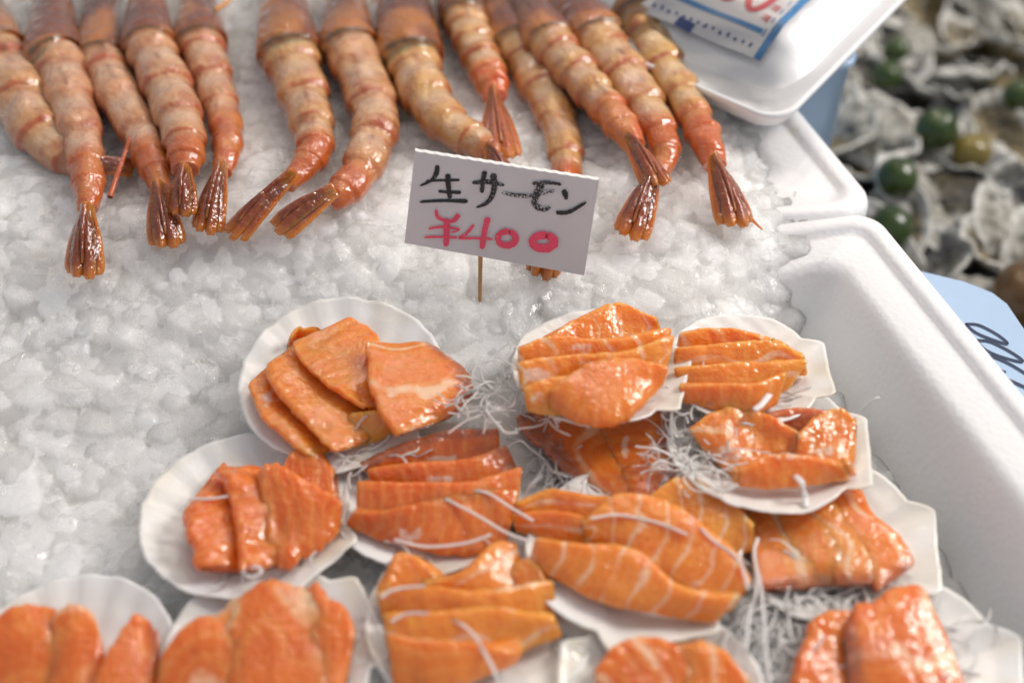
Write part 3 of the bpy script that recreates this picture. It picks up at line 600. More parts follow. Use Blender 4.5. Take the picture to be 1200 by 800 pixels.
    d = (p1-p0)/L; side = np.cross(d, [0, 0, 1.]); side /= np.linalg.norm(side); upv = np.cross(side, d)
    parts = []; cols = []
    for off, rot, ln, wd, hgt in ((-.46, -.09, .93, .46, .0), (.46, .10, .90, .46, .0005), (-.24, -.03, 1.0, .50, .0022), (.24, .04, .97, .48, .0028), (0, 0, .80, .26, .0044)):
        a, b = 26, 13; u = np.linspace(0, 1, a); v = np.linspace(-1, 1, b); U, VV = np.meshgrid(u, v, indexing='ij')
        prof = (.45+.55*sm(0, .55, u))*np.sqrt(np.clip(1-np.clip((u-.72)/.30, 0, 1)**2.2, .03, 1))
        if wd < .3: prof = (1-.7*u)
        lx = U*L*ln+.0015*np.abs(VV)**2*(U > .95)*-1; ly = VV*prof[:, None]*fw*wd+off*fw*(.35+.65*U)
        c_, s_ = math.cos(rot), math.sin(rot); lx, ly = lx*c_-ly*s_, lx*s_+ly*c_
        lz = hgt+.0022*(1-np.abs(VV))*(.4+.6*np.sin(U*3.1))-.0016*VV**2+.0002*np.cos(VV*14)*sm(.1, .4, U)-(.004*U**3)
        Vb = p0+lx[..., None]*d+ly[..., None]*side+lz[..., None]*upv
        parts.append((Vb.reshape(-1, 3), gridF(a, b)))
        dark = np.array([.25, .034, .005])*(1-fanhue)+np.array([.55, .09, .02])*fanhue
        edge = np.array([.68, .155, .012])*(1-fanhue)+np.array([.75, .20, .05])*fanhue
        f = np.clip(sm(.45, 1, np.abs(VV))+sm(.80, 1., U)*.9+.25*noise(U*20, VV*3+off, sd_, 1)+sm(.3, 0, U)*.7, 0, 1)
        cols.append((dark*(1-f[..., None])+edge*f[..., None]).reshape(-1, 3))
    V, F = cat(parts); o = kid('tail_fan', V, F, PRAWN, {'col': np.concatenate(cols)}); md = o.modifiers.new('thick', 'SOLIDIFY'); md.thickness = .0007
    # head spike, eyes and legs
    hp = C[0, :3]; parts = [tube([hp-g*.01+[0, 0, .004], hp+g*.012+[0, 0, .007], hp+g*.035+[0, 0, .012]], [.003, .002, .0004], 10, 6)]
    V, F = cat(parts); kid('rostrum', V, F, PRAWN, {'col': np.tile([.55, .13, .04], (len(V), 1))})
    sdv = np.cross(g, [0, 0, 1.]); th8 = np.linspace(0, 2*math.pi, 10, endpoint=False)
    for sg in (-1, 1):
        c = hp+g*.004+sdv*sg*.006+[0, 0, .004]; t5 = np.linspace(.05, math.pi-.05, 7)
        V = np.array([c+.0028*np.array([math.sin(t)*math.cos(p), math.sin(t)*math.sin(p), math.cos(t)]) for t in t5 for p in th8])
        kid('eye', V, gridF(7, 10, True), PRAWN, {'col': np.tile([.015, .012, .012], (len(V), 1))})
    for sg in (-1, 1):
        for kk in range(2 if leg else 0):
            b0 = C[int(n*(.16+.05*kk)), :3]+sdv*sg*r0*.7-[0, 0, r0*.3]; e0 = b0+sdv*sg*rng.uniform(.006, .014)+g*rng.uniform(-.004, .02)
            z = float(Hm(e0[0], e0[1]))+.004
            V, F = tube([b0, (b0+e0)/2+[0, 0, .004], [e0[0], e0[1], z]], [.0016, .0013, .0006], 10, 6)
            kid('leg', V, F, PRAWN, {'col': np.tile([.70, .25, .05], (len(V), 1))})
    return root
prawn([(-25, 0, 36), (-8, 58, 38)], [(0, 72, 38), (20, 110, 38), (45, 155, 33), (80, 186, 25), (112, 198, 19)], ((100, 199), (158, 190), 15), 'leftmost prawn, cut by the photo edge, tail passing under its neighbour', .25, lift=-.007)
prawn([(62, 0, 30), (62, 62, 34)], [(69, 76, 33), (82, 115, 31), (95, 160, 27), (102, 200, 22), (104, 222, 20), (103, 246, 14)], ((102, 242), (96, 327), 21), 'prawn with the longest straight dark tail fan, second from the left', 0, 2)
PR3 = prawn([(117, 0, 24), (118, 60, 28)], [(122, 76, 28), (140, 115, 29), (163, 155, 25), (178, 188, 22), (185, 206, 19), (187, 222, 14)], ((185, 216), (197, 291), 20), 'third prawn from the left, dark fan tucked under a smaller one', 0, 2)
prawn([(172, 0, 28), (174, 48, 30)], [(178, 62, 30), (197, 105, 31), (213, 150, 28), (218, 180, 23), (217, 200, 18)], ((217, 196), (210, 253), 17), 'fourth prawn from the left with a short blunt tail fan', .15, 1, lift=.006)
PR5 = prawn([(232, 0, 28), (234, 46, 30)], [(238, 60, 28), (252, 105, 25), (265, 150, 21), (266, 180, 18), (260, 202, 14)], ((260, 192), (238, 274), 16), 'narrow prawn at the right end of the left row', .05, 2)
prawn([(330, -5, 34), (338, 56, 37)], [(342, 72, 35), (355, 110, 32), (366, 150, 27), (369, 176, 23), (358, 194, 20), (336, 216, 15)], ((345, 204), (264, 276), 13), 'prawn whose closed tail points down left like a spike', .35, 2)
prawn([(405, 0, 31), (408, 50, 34)], [(413, 65, 33), (430, 105, 32), (440, 140, 30), (433, 178, 28), (418, 207, 24), (398, 228, 22), (384, 236, 16)], ((392, 224), (318, 266), 23), 'prawn bent at the tail with a wide brown fan beside the spiked one', .2, 2)
prawn([(472, 0, 40), (480, 60, 38)], [(484, 76, 34), (497, 110, 32), (522, 143, 28), (552, 163, 24), (576, 178, 18)], ((572, 174), (600, 214), 16), 'fat pink headed prawn whose tail runs behind the price sign', .6)
prawn([(532, -25, 28), (540, 12, 28)], [(548, 34, 27), (562, 65, 25), (575, 95, 22), (580, 114, 17)], ((578, 108), (590, 184), 18), 'small prawn with a bright red orange tail above the sign', .55, 1, .9)
prawn([(577, 0, 32), (604, 46, 34)], [(612, 62, 32), (630, 95, 30), (648, 130, 27), (661, 170, 24), (664, 212, 20), (655, 245, 16)], ((655, 236), (632, 327), 17), 'prawn passing behind the sign, tail tip showing below the card', .55, 1, lift=-.0085)
prawn([(615, 0, 27), (640, 42, 29)], [(650, 58, 28), (675, 85, 27), (697, 112, 25), (717, 134, 23), (732, 154, 21), (744, 172, 15)], ((736, 162), (777, 216), 17), 'prawn with an orange tail resting across its right neighbour', .55, 2, .45, lift=.006)
prawn([(672, 0, 35), (697, 40, 34)], [(706, 55, 32), (730, 88, 31), (755, 125, 28), (774, 160, 22), (780, 184, 18), (768, 208, 14)], ((768, 200), (735, 279), 19), 'second prawn from the right, shiny dark fan bent back to the left', .5, 2)
prawn([(722, -12, 34), (746, 18, 35)], [(755, 35, 33), (777, 75, 28), (800, 113, 25), (816, 142, 21), (827, 165, 20), (838, 194, 15)], ((836, 186), (868, 266), 19), 'rightmost yellowish prawn with an orange brown tail', .85, 2, .25)
def stick(P, r, label, col, name='prawn_feeler', par=None):
    V, F = tube(P, r, 20, 6)
    if par: o = link(name, mesh_np(name, V-np.array(par.location), F, PRAWN, True, {'col': np.tile(col, (len(V), 1))})); o.parent = par; return
    o = link(name, mesh_np(name, V, F, PRAWN, True, {'col': np.tile(col, (len(V), 1))})); tag(o, label, 'feeler')
stick([on(812, -10, .03), on(803, 18, .026), on(788, 42, .018)], [.0012, .002, .0012], 'orange yellow feeler between the rightmost prawn and the wrapped pack', [.80, .40, .05])
stick([on(152, 160, .020), on(146, 180, .014), on(134, 215, .006), on(129, 231, .004)], [.0008, .0014, .0017], 'thin red prawn leg lying loose between the second and third prawn', [.60, .13, .05], 'leg', PR3)
stick([on(866, 240, .008), on(880, 256, .006), on(893, 269, .003)], [.0012, .0010, .0005], 'fine orange spine beside the tail of the rightmost prawn', [.60, .16, .03], 'prawn_spine')
stick([on(252, 12, .02), on(262, 6, .02), on(282, -12, .02)], [.0016, .0016, .0012], 'orange prawn leg sticking out right of the left row', [.78, .30, .06], 'leg', PR5)
# ------------------------------------------------------------------ price sign on a skewer
sb = on(562, 332, .0); sn = np.array([.03, -1, .33]); sn /= np.linalg.norm(sn); s0 = sb+np.array([0, -.003, 0])
def onsign(px, py, off=0.0):
    d = FW+(px-600)/FPX*RT+(400-py)/FPX*UP; t = ((s0-CAM)@sn)/(d@sn); return CAM+d*t+sn*off
root = empty('price_sign', tuple(sb), 'white foam card sign with brushed Japanese writing and a red price on a skewer', 'price sign')
def skid(name, V, F, mat, attrs=None, smooth=True):
    o = bpy.data.objects.new(name, mesh_np(name, np.asarray(V)-np.array(root.location), F, mat, smooth, attrs)); COL.objects.link(o); o.parent = root; return o
a, b = 90, 24; U, W = np.meshgrid(np.linspace(0, 1, a), np.linspace(0, 1, b), indexing='ij')
TL, TR, BR, BL = [np.array(p, float) for p in ((486.5, 176), (702, 210), (684.5, 322), (474, 284))]
pxy = (TL*(1-U[..., None])+TR*U[..., None])*(1-W[..., None])+(BL*(1-U[..., None])+BR*U[..., None])*W[..., None]
pxy[:, 0, 1] += .9*np.abs(np.sin(np.linspace(0, 1, a)*math.pi*17))
fr = np.array([onsign(*q, off=.0008) for q in pxy.reshape(-1, 2)]); bk = fr-sn*.0042
ring = np.concatenate([np.arange(a)*b, (a-1)*b+np.arange(b), np.arange(a)[::-1]*b+b-1, np.arange(b)[::-1]])
nf = len(fr); F = gridF(a, b)
V = np.concatenate([fr, bk]); rF = np.stack([ring, np.roll(ring, -1), np.roll(ring, -1)+nf, ring+nf], -1)
rF = rF[rF[:, 0] != rF[:, 1]]
mi = np.r_[np.zeros(2*len(F), int), np.ones(len(rF), int)]
Fall = np.concatenate([F[:, ::-1], F+nf, rF])
o = bpy.data.objects.new('card', mesh_np('card', V-np.array(root.location), Fall, [CARD, CARD_EDGE], False, None, mi)); COL.objects.link(o); o.parent = root
V, F = tube([onsign(563, 268, -.0020), onsign(563, 300, -.0020), sb+np.array([0, -.0035, -.012])], [.0012, .0012, .0010], 14, 8); skid('skewer', V, F, WOOD)
cnt = [0]
def brush(strokes, zx, zy, kx, ky, on_, base):
    parts, dry = [], []
    for pts, w, dr in strokes:
        n = 36; P = spline(pts, n); w = np.interp(np.linspace(0, 1, n), np.linspace(0, 1, len(np.atleast_1d(w))), np.atleast_1d(w))
        T = np.gradient(P, axis=0); T /= np.linalg.norm(T, axis=1)[:, None]; Nn = np.stack([-T[:, 1], T[:, 0]], -1)
        e = np.ones(n); e[0] = e[-1] = .35; e[1] = e[-2] = .8; w = w*e*(1+.07*rng.normal(size=n)*(w > 5)); k = 5
        G = P[:, None]+Nn[:, None]*np.linspace(-.5, .5, k)[None, :, None]*w[:, None, None]
        cnt[0] += 1
        parts.append((np.array([on_(zx+kx*q[0], zy+ky*q[1], base+.00004*cnt[0]) for q in G.reshape(-1, 2)]), gridF(n, k)))
        dry.append(np.full(n*k, dr))
    V, F = cat(parts); return V, F, np.concatenate(dry)
def arc(cx, cy, rx, ry, n=16, a0=-80): return [(cx+rx*math.cos(math.radians(a0+t)), cy+ry*math.sin(math.radians(a0+t))) for t in np.linspace(0, 378, n)]
blk = [([(222, 138), (216, 178), (190, 214), (135, 240)], [22, 26, 16, 10], 0), ([(165, 216), (250, 212), (332, 211)], [12, 13, 14], 0), ([(226, 266), (280, 270), (338, 272)], [14, 16, 18], 0),
       ([(273, 180), (276, 240), (284, 302)], [26, 26, 22], 0), ([(134, 318), (250, 312), (372, 315)], [14, 15, 22], 0),
       ([(393, 224), (470, 220), (552, 236)], [16, 24, 14], .15), ([(456, 166), (446, 215), (440, 274)], [26, 24, 20], .1), ([(495, 178), (503, 235), (490, 290), (460, 326), (412, 346)], [34, 30, 24, 20, 10], .15),
       ([(540, 270), (600, 284), (692, 290)], [14, 20, 20], .5), ([(690, 228), (760, 222), (834, 232)], [18, 20, 14], .3), ([(690, 288), (730, 275), (800, 262)], [18, 22, 16], .6), ([(738, 226), (706, 290), (702, 328), (738, 354), (780, 344)], [40, 34, 30, 26, 18], .32),
       ([(842, 258), (852, 280), (858, 306)], [22, 28, 14], 0), ([(806, 370), (870, 366), (955, 318)], [20, 20, 14], 0)]
V, F, dr = brush(blk, 460, 160, .2374, .2375, onsign, .0011); skid('lettering', V, F, INK, {'dry': dr})
rd = [([(214, 354), (224, 392), (268, 412)], [14, 18, 14], 0), ([(328, 378), (302, 408), (266, 414)], [26, 22, 12], 0), ([(268, 398), (267, 465), (264, 536)], [30, 30, 26], 0), ([(178, 448), (240, 440), (332, 450)], [12, 14, 10], 0), ([(332, 450), (312, 462), (288, 466)], [8, 9, 6], 0),
      ([(158, 490), (240, 488), (322, 493)], [10, 12, 12], 0), ([(402, 428), (362, 474), (330, 494), (400, 494), (496, 500)], [16, 14, 12, 12, 12], 0), ([(472, 392), (456, 450), (440, 548)], [28, 28, 28], 0),
      (arc(563, 496, 44, 34), [30, 34, 28, 32], 0), (arc(743, 512, 54, 32), [40, 44, 36, 42], 0)]
V, F, dr = brush(rd, 460, 160, .2374, .2375, onsign, .0011); skid('price_lettering', V, F, RED, {'dry': dr})
# ------------------------------------------------------------------ wrapped pack at the top right
E1 = np.array([.63, .777, 0]); E2 = np.array([-.777, .63, 0]); PO = np.array([.1505, .1075, .062])
def pk(a, b, off=0.0):
    a = np.asarray(a, float); b = np.asarray(b, float)
    z = .020*sm(.004, .060, a)*sm(.0, .040, b)+.0003*np.sin(a*300+b*120)*sm(.01, .03, b)
    return PO+a[..., None]*E1+b[..., None]*E2+(z+off)[..., None]*np.array([0, 0, 1.])+.10*a[..., None]*np.array([0, 0, 1.])
def rrect(a0, a1, b0, b1, r, n=12):
    out = []
    for cx, cy, s in ((a1-r, b1-r, 0), (a0+r, b1-r, 90), (a0+r, b0+r, 180), (a1-r, b0+r, 270)):
        for t in np.linspace(0, 90, n): out.append((cx+r*math.cos(math.radians(s+t)), cy+r*math.sin(math.radians(s+t))))
    return np.array(out)
proot = empty('wrapped_pack', tuple(PO+np.array([.0, .05, -.01])), 'film wrapped white foam pack with a blue bordered label, overhanging the box corner', 'food pack')
def pkid(name, V, F, mat, attrs=None, par=None):
    o = bpy.data.objects.new(name, mesh_np(name, np.asarray(V)-np.array(proot.location), F, mat, True, attrs)); COL.objects.link(o); o.parent = par or proot; return o
R0 = rrect(0, .23, 0, .16, .017); rows = []
for sc, z in ((.72, -.022), (.93, -.010), (.985, -.002), (1., .0), (1., .0016), (.985, .0028), (.95, .0012)):
    q = (R0-[.115, .08])*[1-(1-sc)*.6, sc]+[.115, .08]; rows.append(PO+q[:, :1]*E1+q[:, 1:]*E2+np.array([0, 0, 1.])*(z+.10*q[:, :1]))
q = (R0-[.115, .08])*.5+[.115, .08]; rows.append(PO+q[:, :1]*E1+q[:, 1:]*E2+np.array([0, 0, 1.])*(-.004+.10*q[:, :1])); rows.insert(0, np.repeat(rows[0].mean(0)[None], len(R0), 0))
PFOAM = m_plain('pack_foam', (.80, .80, .81), .35, (150, .1, .001), Subsurface_Weight=.2, Subsurface_Radius=(1, 1, 1), Subsurface_Scale=.005)
pkid('tray', np.concatenate(rows), gridF(len(rows), len(R0), True), PFOAM)
def patch(a0, a1, b0, b1, n, m, off):
    A, B = np.meshgrid(np.linspace(a0, a1, n), np.linspace(b0, b1, m), indexing='ij'); return pk(A, B, off).reshape(-1, 3), gridF(n, m)
k = N('packed_food'); f = k.noise(40, 4)
k.set(Base_Color=k.mix(k.ramp(f, .35, .65), (.74, .70, .66), (.70, .58, .48)), Roughness=.3); FOOD = k.m
# contents fill up to just under the film; film itself is clear and wrinkled
V, F = patch(.012, .21, .012, .15, 50, 40, -.004); pkid('contents', V, F, m_plain('white_food', (.86, .855, .86), .35, (120, .2, .001)))
k = N('clear_film'); k.set(Base_Color=(1., 1., 1.), Roughness=.05, IOR=1.12, Transmission_Weight=1.0, Coat_Weight=.0)
wv = k.noise(16, 2, .4, dist=1.5); k.set(Normal=k.bump(wv, .8, .012)); FILM = k.m
tr = k.n('ShaderNodeBsdfTransparent'); gl = k.n('ShaderNodeBsdfGlossy'); gl.inputs['Roughness'].default_value = .22
fz = k.n('ShaderNodeFresnel'); fz.inputs['IOR'].default_value = 1.28; mx = k.n('ShaderNodeMixShader'); k.l(fz.outputs[0], mx.inputs[0]); k.l(tr.outputs[0], mx.inputs[1]); k.l(gl.outputs[0], mx.inputs[2])
bmp = k.bump(wv, .2, .004); k.l(bmp, gl.inputs['Normal']); k.l(bmp, fz.inputs['Normal']); k.l(mx.outputs[0], k.out.inputs['Surface'])
A, B = np.meshgrid(np.linspace(0, 1, 60), np.linspace(0, 1, 50), indexing='ij')
V = pk(A*.226+.002, B*.156+.002, .0016).reshape(-1, 3); AA, BB = A.ravel()*.226+.002, B.ravel()*.156+.002
q = .017; inside = np.hypot(np.clip(q-AA, 0, 1), np.clip(q-BB, 0, 1)) < q-.001
F = gridF(60, 50); F = F[inside[F].all(1)]; pkid('film', V, F, FILM)
LAB = m_plain('label_paper', (.74, .72, .72), .4); LBLUE = m_plain('label_blue', (.06, .25, .52), .4); LRED = m_plain('label_red', (.62, .03, .07), .4); LNAVY = m_plain('label_navy', (.05, .09, .26), .4)
V, F = patch(.0305, .150, .0345, .115, 60, 30, .0006); lab = pkid('label', V, F, LAB)
def lline(P, w, off=.0009): 
    P = spline(P, 40)-[.0155, .0055]; T = np.gradient(P, axis=0); T /= np.linalg.norm(T, axis=1)[:, None]; Nn = np.stack([-T[:, 1], T[:, 0]], -1)
    G = (P[:, None]+Nn[:, None]*np.array([-.5, .5])[None, :, None]*w); cnt[0] += 1
    return pk(G[..., 0], G[..., 1], off+.00001*(cnt[0] % 30)).reshape(-1, 3), gridF(40, 2)
V, F = cat([lline([(.046, .0425), (.10, .0425), (.148, .0425)], .0045), lline([(.0605, .049), (.0605, .08), (.0605, .118)], .0028)] + [lline([(.058+.009*i, .0475), (.0625+.009*i, .0475)], .0008) for i in range(9)]); pkid('border', V, F, LBLUE, par=lab)
parts = [lline([(.0515+.0008*math.sin(i*9), .050+.0052*i), (.0520, .0515+.0052*i)], .0018+.0008*(i % 3 == 0)) for i in range(14)]+[lline([(.0475, .088), (.0485, .100)], .0055)]
V, F = cat(parts); pkid('small_print', V, F, LNAVY, par=lab)
def oval(ca, cb, ra, rb, w): return lline([(ca+ra*math.cos(t), cb+rb*math.sin(t)) for t in np.linspace(0, 2*math.pi, 14)], w)
parts = [oval(.087, .064, .016, .0065, .0042), oval(.087, .082, .016, .0065, .0042)]
for i in range(2):   # two small characters at the end of the price
    a0 = .0655+.010*i; b0 = .0505
    parts += [lline([(a0, b0), (a0+.0065, b0)], .0007), lline([(a0+.001, b0-.0012+.003), (a0+.006, b0-.0012+.003)], .0007), lline([(a0+.0025, b0-.001), (a0+.0025, b0+.0045)], .0007), lline([(a0+.005, b0-.001), (a0+.0055, b0+.0045)], .0007)]
V, F = cat(parts); pkid('price_print', V, F, LRED, par=lab)
# ------------------------------------------------------------------ things beyond the boxes
TUB = m_plain('tub_plastic', (.40, .56, .76), .25, Transmission_Weight=.25, Roughness=.25, IOR=1.4) if False else m_plain('tub_plastic', (.42, .58, .78), .28)
tc = at(1004, 76, .050)[:2]; rr = rrect(0, .16, 0, .22, .012); rr = rr-[.16, 0]; rows = []
for sc, z in ((.93, -.119), (.99, .045), (1.015, .047), (1.015, .051), (.975, .051), (.96, .045), (.90, -.110)):
    q = (rr-[-.08, .11])*sc+[-.08, .11]; rows.append(np.c_[q+tc, np.full(len(q), z)])
rows.append(np.repeat(rows[-1].mean(0)[None], len(rr), 0))
o = link('plastic_tub', mesh_np('plastic_tub', np.concatenate(rows), gridF(len(rows), len(rr), True), TUB)); tag(o, 'pale blue plastic tub standing behind the foam box corner', 'tub')
# price card lying at the right
cz = .012
CP = lambda px, py, off=0.: at(px, py, cz+off)
cnr = [CP(1020, 330), CP(1080, 318), CP(1130, 330), CP(1163, 343), CP(1180, 356), CP(1199, 384), CP(1290, 520), CP(1330, 640), CP(1200, 640), CP(1100, 470)]
cpoly = np.array(cnr)[:, :2]; cc = cpoly.mean(0); P = []
for i in range(len(cpoly)):
    a_, b_ = cpoly[i], cpoly[(i+1) % len(cpoly)]
    for t in np.linspace(0, 1, 6, endpoint=False): P.append(a_+(b_-a_)*t)
P = np.array(P); rows = [np.c_[np.repeat(cc[None], len(P), 0), np.full(len(P), cz)], np.c_[P, np.full(len(P), cz)], np.c_[P, np.full(len(P), cz-.002)], np.c_[np.repeat(cc[None], len(P), 0), np.full(len(P), cz-.002)]]
PB = m_plain('blue_card', (.42, .56, .74), .35)
croot = empty('price_card', (cc[0], cc[1], cz), 'pale blue card with a handwritten price in dark pen, right of the foam box', 'price card')
o = bpy.data.objects.new('card', mesh_np('card', np.concatenate(rows)-np.array(croot.location), gridF(4, len(P), True), PB, False)); COL.objects.link(o); o.parent = croot
def cpen(strokes):
    parts = []
    for pts, w in strokes:
        n = 40; Q = spline(pts, n); T = np.gradient(Q, axis=0); T /= np.linalg.norm(T, axis=1)[:, None]+1e-9; Nn = np.stack([-T[:, 1], T[:, 0]], -1)
        G = Q[:, None]+Nn[:, None]*np.array([-.5, .5])[None, :, None]*w; cnt[0] += 1
        parts.append((np.array([CP(1080+.225*x, 300+.225*y, .0006+.00003*(cnt[0] % 20)) for x, y in G.reshape(-1, 2)]), gridF(n, 2)))
    return cat(parts)
V, F = cpen([([(228, 352), (300, 358), (400, 410), (450, 455), (390, 440), (290, 400), (228, 352)], 11), ([(285, 436), (360, 445), (470, 500), (530, 548), (440, 530), (340, 490), (285, 436)], 11),
             ([(440, 604), (370, 575), (325, 530), (370, 522), (460, 560), (560, 620)], 11), ([(392, 622), (460, 645), (560, 690)], 12), ([(465, 715), (500, 755), (560, 780)], 12), ([(430, 700), (520, 720)], 8)])
NAVY = m_plain('pen_ink', (.02, .03, .08), .5)
o = bpy.data.objects.new('handwriting', mesh_np('handwriting', V-np.array(croot.location), F, NAVY, True)); COL.objects.link(o); o.parent = croot
# oysters
def m_oyster(name, a_, b_, c_):
    k = N(name); f = k.noise(34, 5, .6); g = k.noise(90, 4, .6)
    c = k.mix(k.ramp(f, .35, .65), a_, b_); c = k.mix(k.ramp(g, .52, .66), c, c_)
    c = k.mix(k.math('MULTIPLY', k.attr('rim'), k.ramp(g, .34, .5)), c, (.62, .61, .57))
    k.set(Base_Color=c, Roughness=.35); k.set(Normal=k.bump(g, .5, .003)); return k.m
OY = [(m_oyster('oyster_pale', (.40, .39, .35), (.22, .20, .16), (.045, .045, .045)), 'pale cream oyster shell in the blurred heap'),
      (m_oyster('oyster_grey', (.15, .155, .165), (.20, .19, .16), (.03, .03, .036)), 'grey mottled oyster shell in the blurred heap'),
      (m_oyster('oyster_dark', (.035, .033, .03), (.10, .085, .05), (.012, .012, .015)), 'dark blackish oyster shell in the blurred heap'),
      (m_oyster('oyster_tan', (.24, .19, .10), (.14, .115, .065), (.045, .04, .03)), 'yellowish tan oyster shell in the blurred heap')]
protos = []
for v in range(8):
    n, m = 26, 64; t = np.linspace(0, 1, n); th = np.linspace(0, 2*math.pi, m, endpoint=False); sd = v*13.7
    rad = 1+.16*noise(np.cos(th), np.sin(th), sd, 1.4)+.07*noise(np.cos(th)*3, np.sin(th)*3, sd, 1.5)
    X = t[:, None]*rad*np.cos(th)*.050; Y = t[:, None]*rad*np.sin(th)*.033
    dome = .016*(1-t**1.6)[:, None]*np.ones(m); cup = v % 2 == 1
    if cup: dome = .012*(t**2.2)[:, None]*np.ones(m)
    terr = .0022*np.abs(((t*6)[:, None]+.8*noise(X, Y, sd, 40)) % 1-.5)*sm(.15, .5, t)[:, None]
    Z = dome+terr+.0035*noise(X, Y, sd, 60)*(.3+t)[:, None]+.002*noise(X, Y, sd+2, 150)+.002*np.sin(th*9+sd)[None]*t[:, None]**4
    V = np.stack([X, Y, Z], -1).reshape(-1, 3); rim = np.broadcast_to(sm(.70, .95, t)[:, None], (n, m)).ravel()
    mat, lb = OY[v % 4]
    me = mesh_np('oyster_shell', V, gridF(n, m, True), mat, True, {'rim': rim}); protos.append((me, lb))
pos = []
for lay, z in ((0, -.145), (1, -.115)):
    for i in range(17):
        for j in range(25):
            x = .200+.042*i+(.021 if j % 2 else 0)+rng.uniform(-.012, .012); y = -.04+.035*j+.02*lay+rng.uniform(-.012, .012)
            px, py = proj(np.array([x, y, z]))
            if 955 < px < 1300 and -80 < py < 440 and not (x < tc[0]+.02 and y > .05): pos.append((x, y, z))
first = {}
for i, (x, y, z) in enumerate(pos):
    v = int(rng.integers(0, 8)); me, lb = protos[v]
    if v in first: o = first[v].copy(); COL.objects.link(o)
    else: o = link('oyster_shell', me); first[v] = o; s = o.modifiers.new('thick', 'SOLIDIFY'); s.thickness = .003
    s_ = rng.uniform(.52, .98); o.scale = (s_, s_, s_*rng.uniform(.8, 1.3)); o.location = (x, y, z+rng.uniform(-.006, .008))
    o.rotation_euler = (rng.normal(0, .42), rng.normal(0, .36), rng.uniform(0, 6.28))
    tag(o, lb, 'oyster', 'oysters heaped beyond the foam boxes')
def m_fruit(name, a_, b_):
    k = N(name); k.set(Base_Color=k.mix(k.noise(30, 3), a_, b_), Roughness=.30, Coat_Weight=.3); k.set(Normal=k.bump(k.noise(420, 2), .35, .001)); return k.m
GRN = m_fruit('lime_skin', (.006, .022, .002), (.045, .080, .004)); YEL = m_fruit('citrus_skin', (.24, .18, .02), (.12, .09, .02))
def fruit(px, py, z, r, mat, label, name='green_citrus'):
    c = at(px, py, z); n, m = 22, 32; t = np.linspace(.02, math.pi-.02, n); ph = np.linspace(0, 2*math.pi, m, endpoint=False); Tt, Ph = np.meshgrid(t, ph, indexing='ij')
    q = r*(1+.02*noise(np.sin(Tt)*np.cos(Ph), np.sin(Tt)*np.sin(Ph), px+np.cos(Tt), 1.6)*3.5-.10*np.exp(-(Tt/.16)**2)+.05*np.exp(-((Tt-math.pi)/.2)**2))
    V = np.stack([q*np.sin(Tt)*np.cos(Ph), q*np.sin(Tt)*np.sin(Ph), q*.92*np.cos(Tt)], -1).reshape(-1, 3)
    F = gridF(n, m, True); j = np.arange(0, m, 2); F = np.concatenate([F, np.stack([j, (j+1) % m, (j+2) % m, np.full(len(j), m*n)], -1), np.stack([(n-1)*m+(j+2) % m, (n-1)*m+(j+1) % m, (n-1)*m+j, np.full(len(j), m*n+1)], -1)])
    V = np.concatenate([V, [[0, 0, V[:m, 2].mean()]], [[0, 0, V[-m:, 2].mean()]]])
    o = link(name, mesh_np(name, V, F, mat)); o.location = c; o.rotation_euler = (rng.normal(0, .4), rng.normal(0, .4), 0)
    tag(o, label, 'citrus', 'small citrus fruit among the oysters')
fruit(1097, 152, -.084, .0155, GRN, 'biggest round green citrus, near the right end of the oyster heap')
fruit(1051, 208, -.084, .0150, GRN, 'green citrus with a yellow flush just right of the foam box corner')
fruit(1045, 266, -.088, .0150, GRN, 'dark green citrus lowest beside the foam box rim')
fruit(1040, 88, -.088, .0120, GRN, 'small dark green citrus farthest back by the blue tub')
fruit(1196, 112, -.090, .0140, GRN, 'green citrus cut by the right edge of the photo')
fruit(1050, 58, -.09, .0105, GRN, 'tiny green citrus near the top beside the pack')
fruit(1138, 178, -.096, .0145, YEL, 'yellow citrus below the biggest green one', 'yellow_citrus')
fruit(1206, 345, -.085, .0240, m_fruit('amber_skin', (.13, .06, .010), (.07, .035, .008)), 'amber brown citrus at the right edge above the blue card', 'yellow_citrus')
# counter, coloured dark to put shade into the oyster gaps
CT = m_plain('counter_shade_dark', (.10, .095, .09), .5)
V, F = box(0, .4, -.20, 6, 5, .03); o = link('stall_counter', mesh_np('stall_counter', V, F, CT, False)); tag(o, 'market counter under the boxes, coloured dark as shade between the oysters', 'counter', kind='structure')
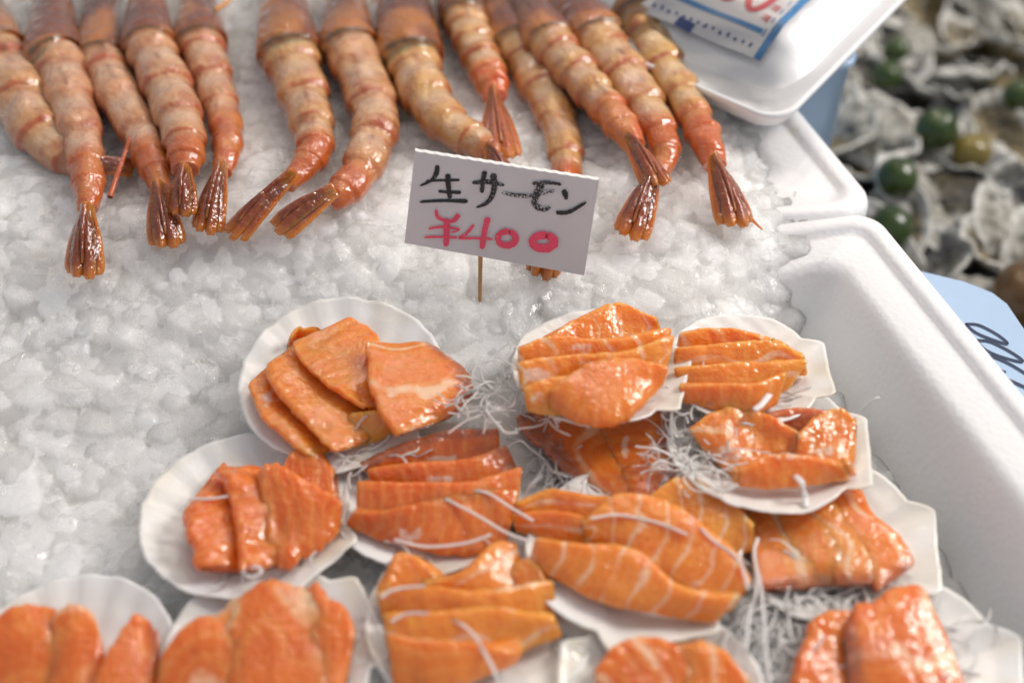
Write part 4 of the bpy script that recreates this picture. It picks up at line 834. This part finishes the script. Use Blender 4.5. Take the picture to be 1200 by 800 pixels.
# ------------------------------------------------------------------ light: market lamps overhead, added glint lamps and pale daylight from the open side
def lamp(name, loc, e, r, col):
    l = bpy.data.lights.new(name, 'POINT'); l.energy = e; l.shadow_soft_size = r; l.color = col
    o = bpy.data.objects.new(name, l); COL.objects.link(o); o.location = loc
for x, y, z, e in ((.22, .62, 1.25, 3.2), (.10, .70, 1.35, 3.0), (-.14, .55, 1.4, 2.6), (.42, .50, 1.3, 3.0), (.05, .30, 1.5, 1.6), (-.30, .75, 1.35, 1.6), (.12, 1.10, 1.12, 3.), (-.22, 1.02, 1.10, 2.6), (.42, .98, 1.15, 3.), (.0, .80, .98, 1.6), (.25, 1.35, 1.25, 3.)):
    lamp('market_and_glint_lamp', (x, y, z), e, .010, (1., .87, .72))  # the last, farther-back ones are added at mirror angles to make glints
def area(name, loc, tgt, e, s, col):
    l = bpy.data.lights.new(name, 'AREA'); l.energy = e; l.size = s; l.color = col; o = bpy.data.objects.new(name, l); COL.objects.link(o); o.location = loc
    o.rotation_euler = (Vector(tgt)-Vector(loc)).to_track_quat('-Z', 'Y').to_euler()
area('stall_lamp', (1.25, .42, 1.15), (.05, .05, 0), 23, .50, (1., .95, .90))
w = bpy.data.worlds.new('World'); SC.world = w; w.use_nodes = True
bg = w.node_tree.nodes['Background']; bg.inputs[0].default_value = (.905, .925, 1., 1); bg.inputs[1].default_value = .44
# ------------------------------------------------------------------ camera
cam = bpy.data.cameras.new('camera'); co = bpy.data.objects.new('camera', cam); COL.objects.link(co); SC.camera = co
co.location = CAM; co.rotation_euler = (math.radians(45), 0, 0); cam.lens = 50; cam.sensor_width = 36; cam.clip_start = .01; cam.clip_end = 50
cam.dof.use_dof = True; cam.dof.focus_distance = .735; cam.dof.aperture_fstop = 2.8; cam.dof.aperture_blades = 9
SC.view_settings.view_transform = 'Standard'; SC.view_settings.look = 'None'; SC.view_settings.exposure = -.06; SC.view_settings.gamma = 1
SC.cycles.use_denoising = True; SC.cycles.max_bounces = 12; SC.cycles.transmission_bounces = 10; SC.cycles.transparent_max_bounces = 8
SC.cycles.sample_clamp_indirect = 6; SC.cycles.caustics_refractive = True
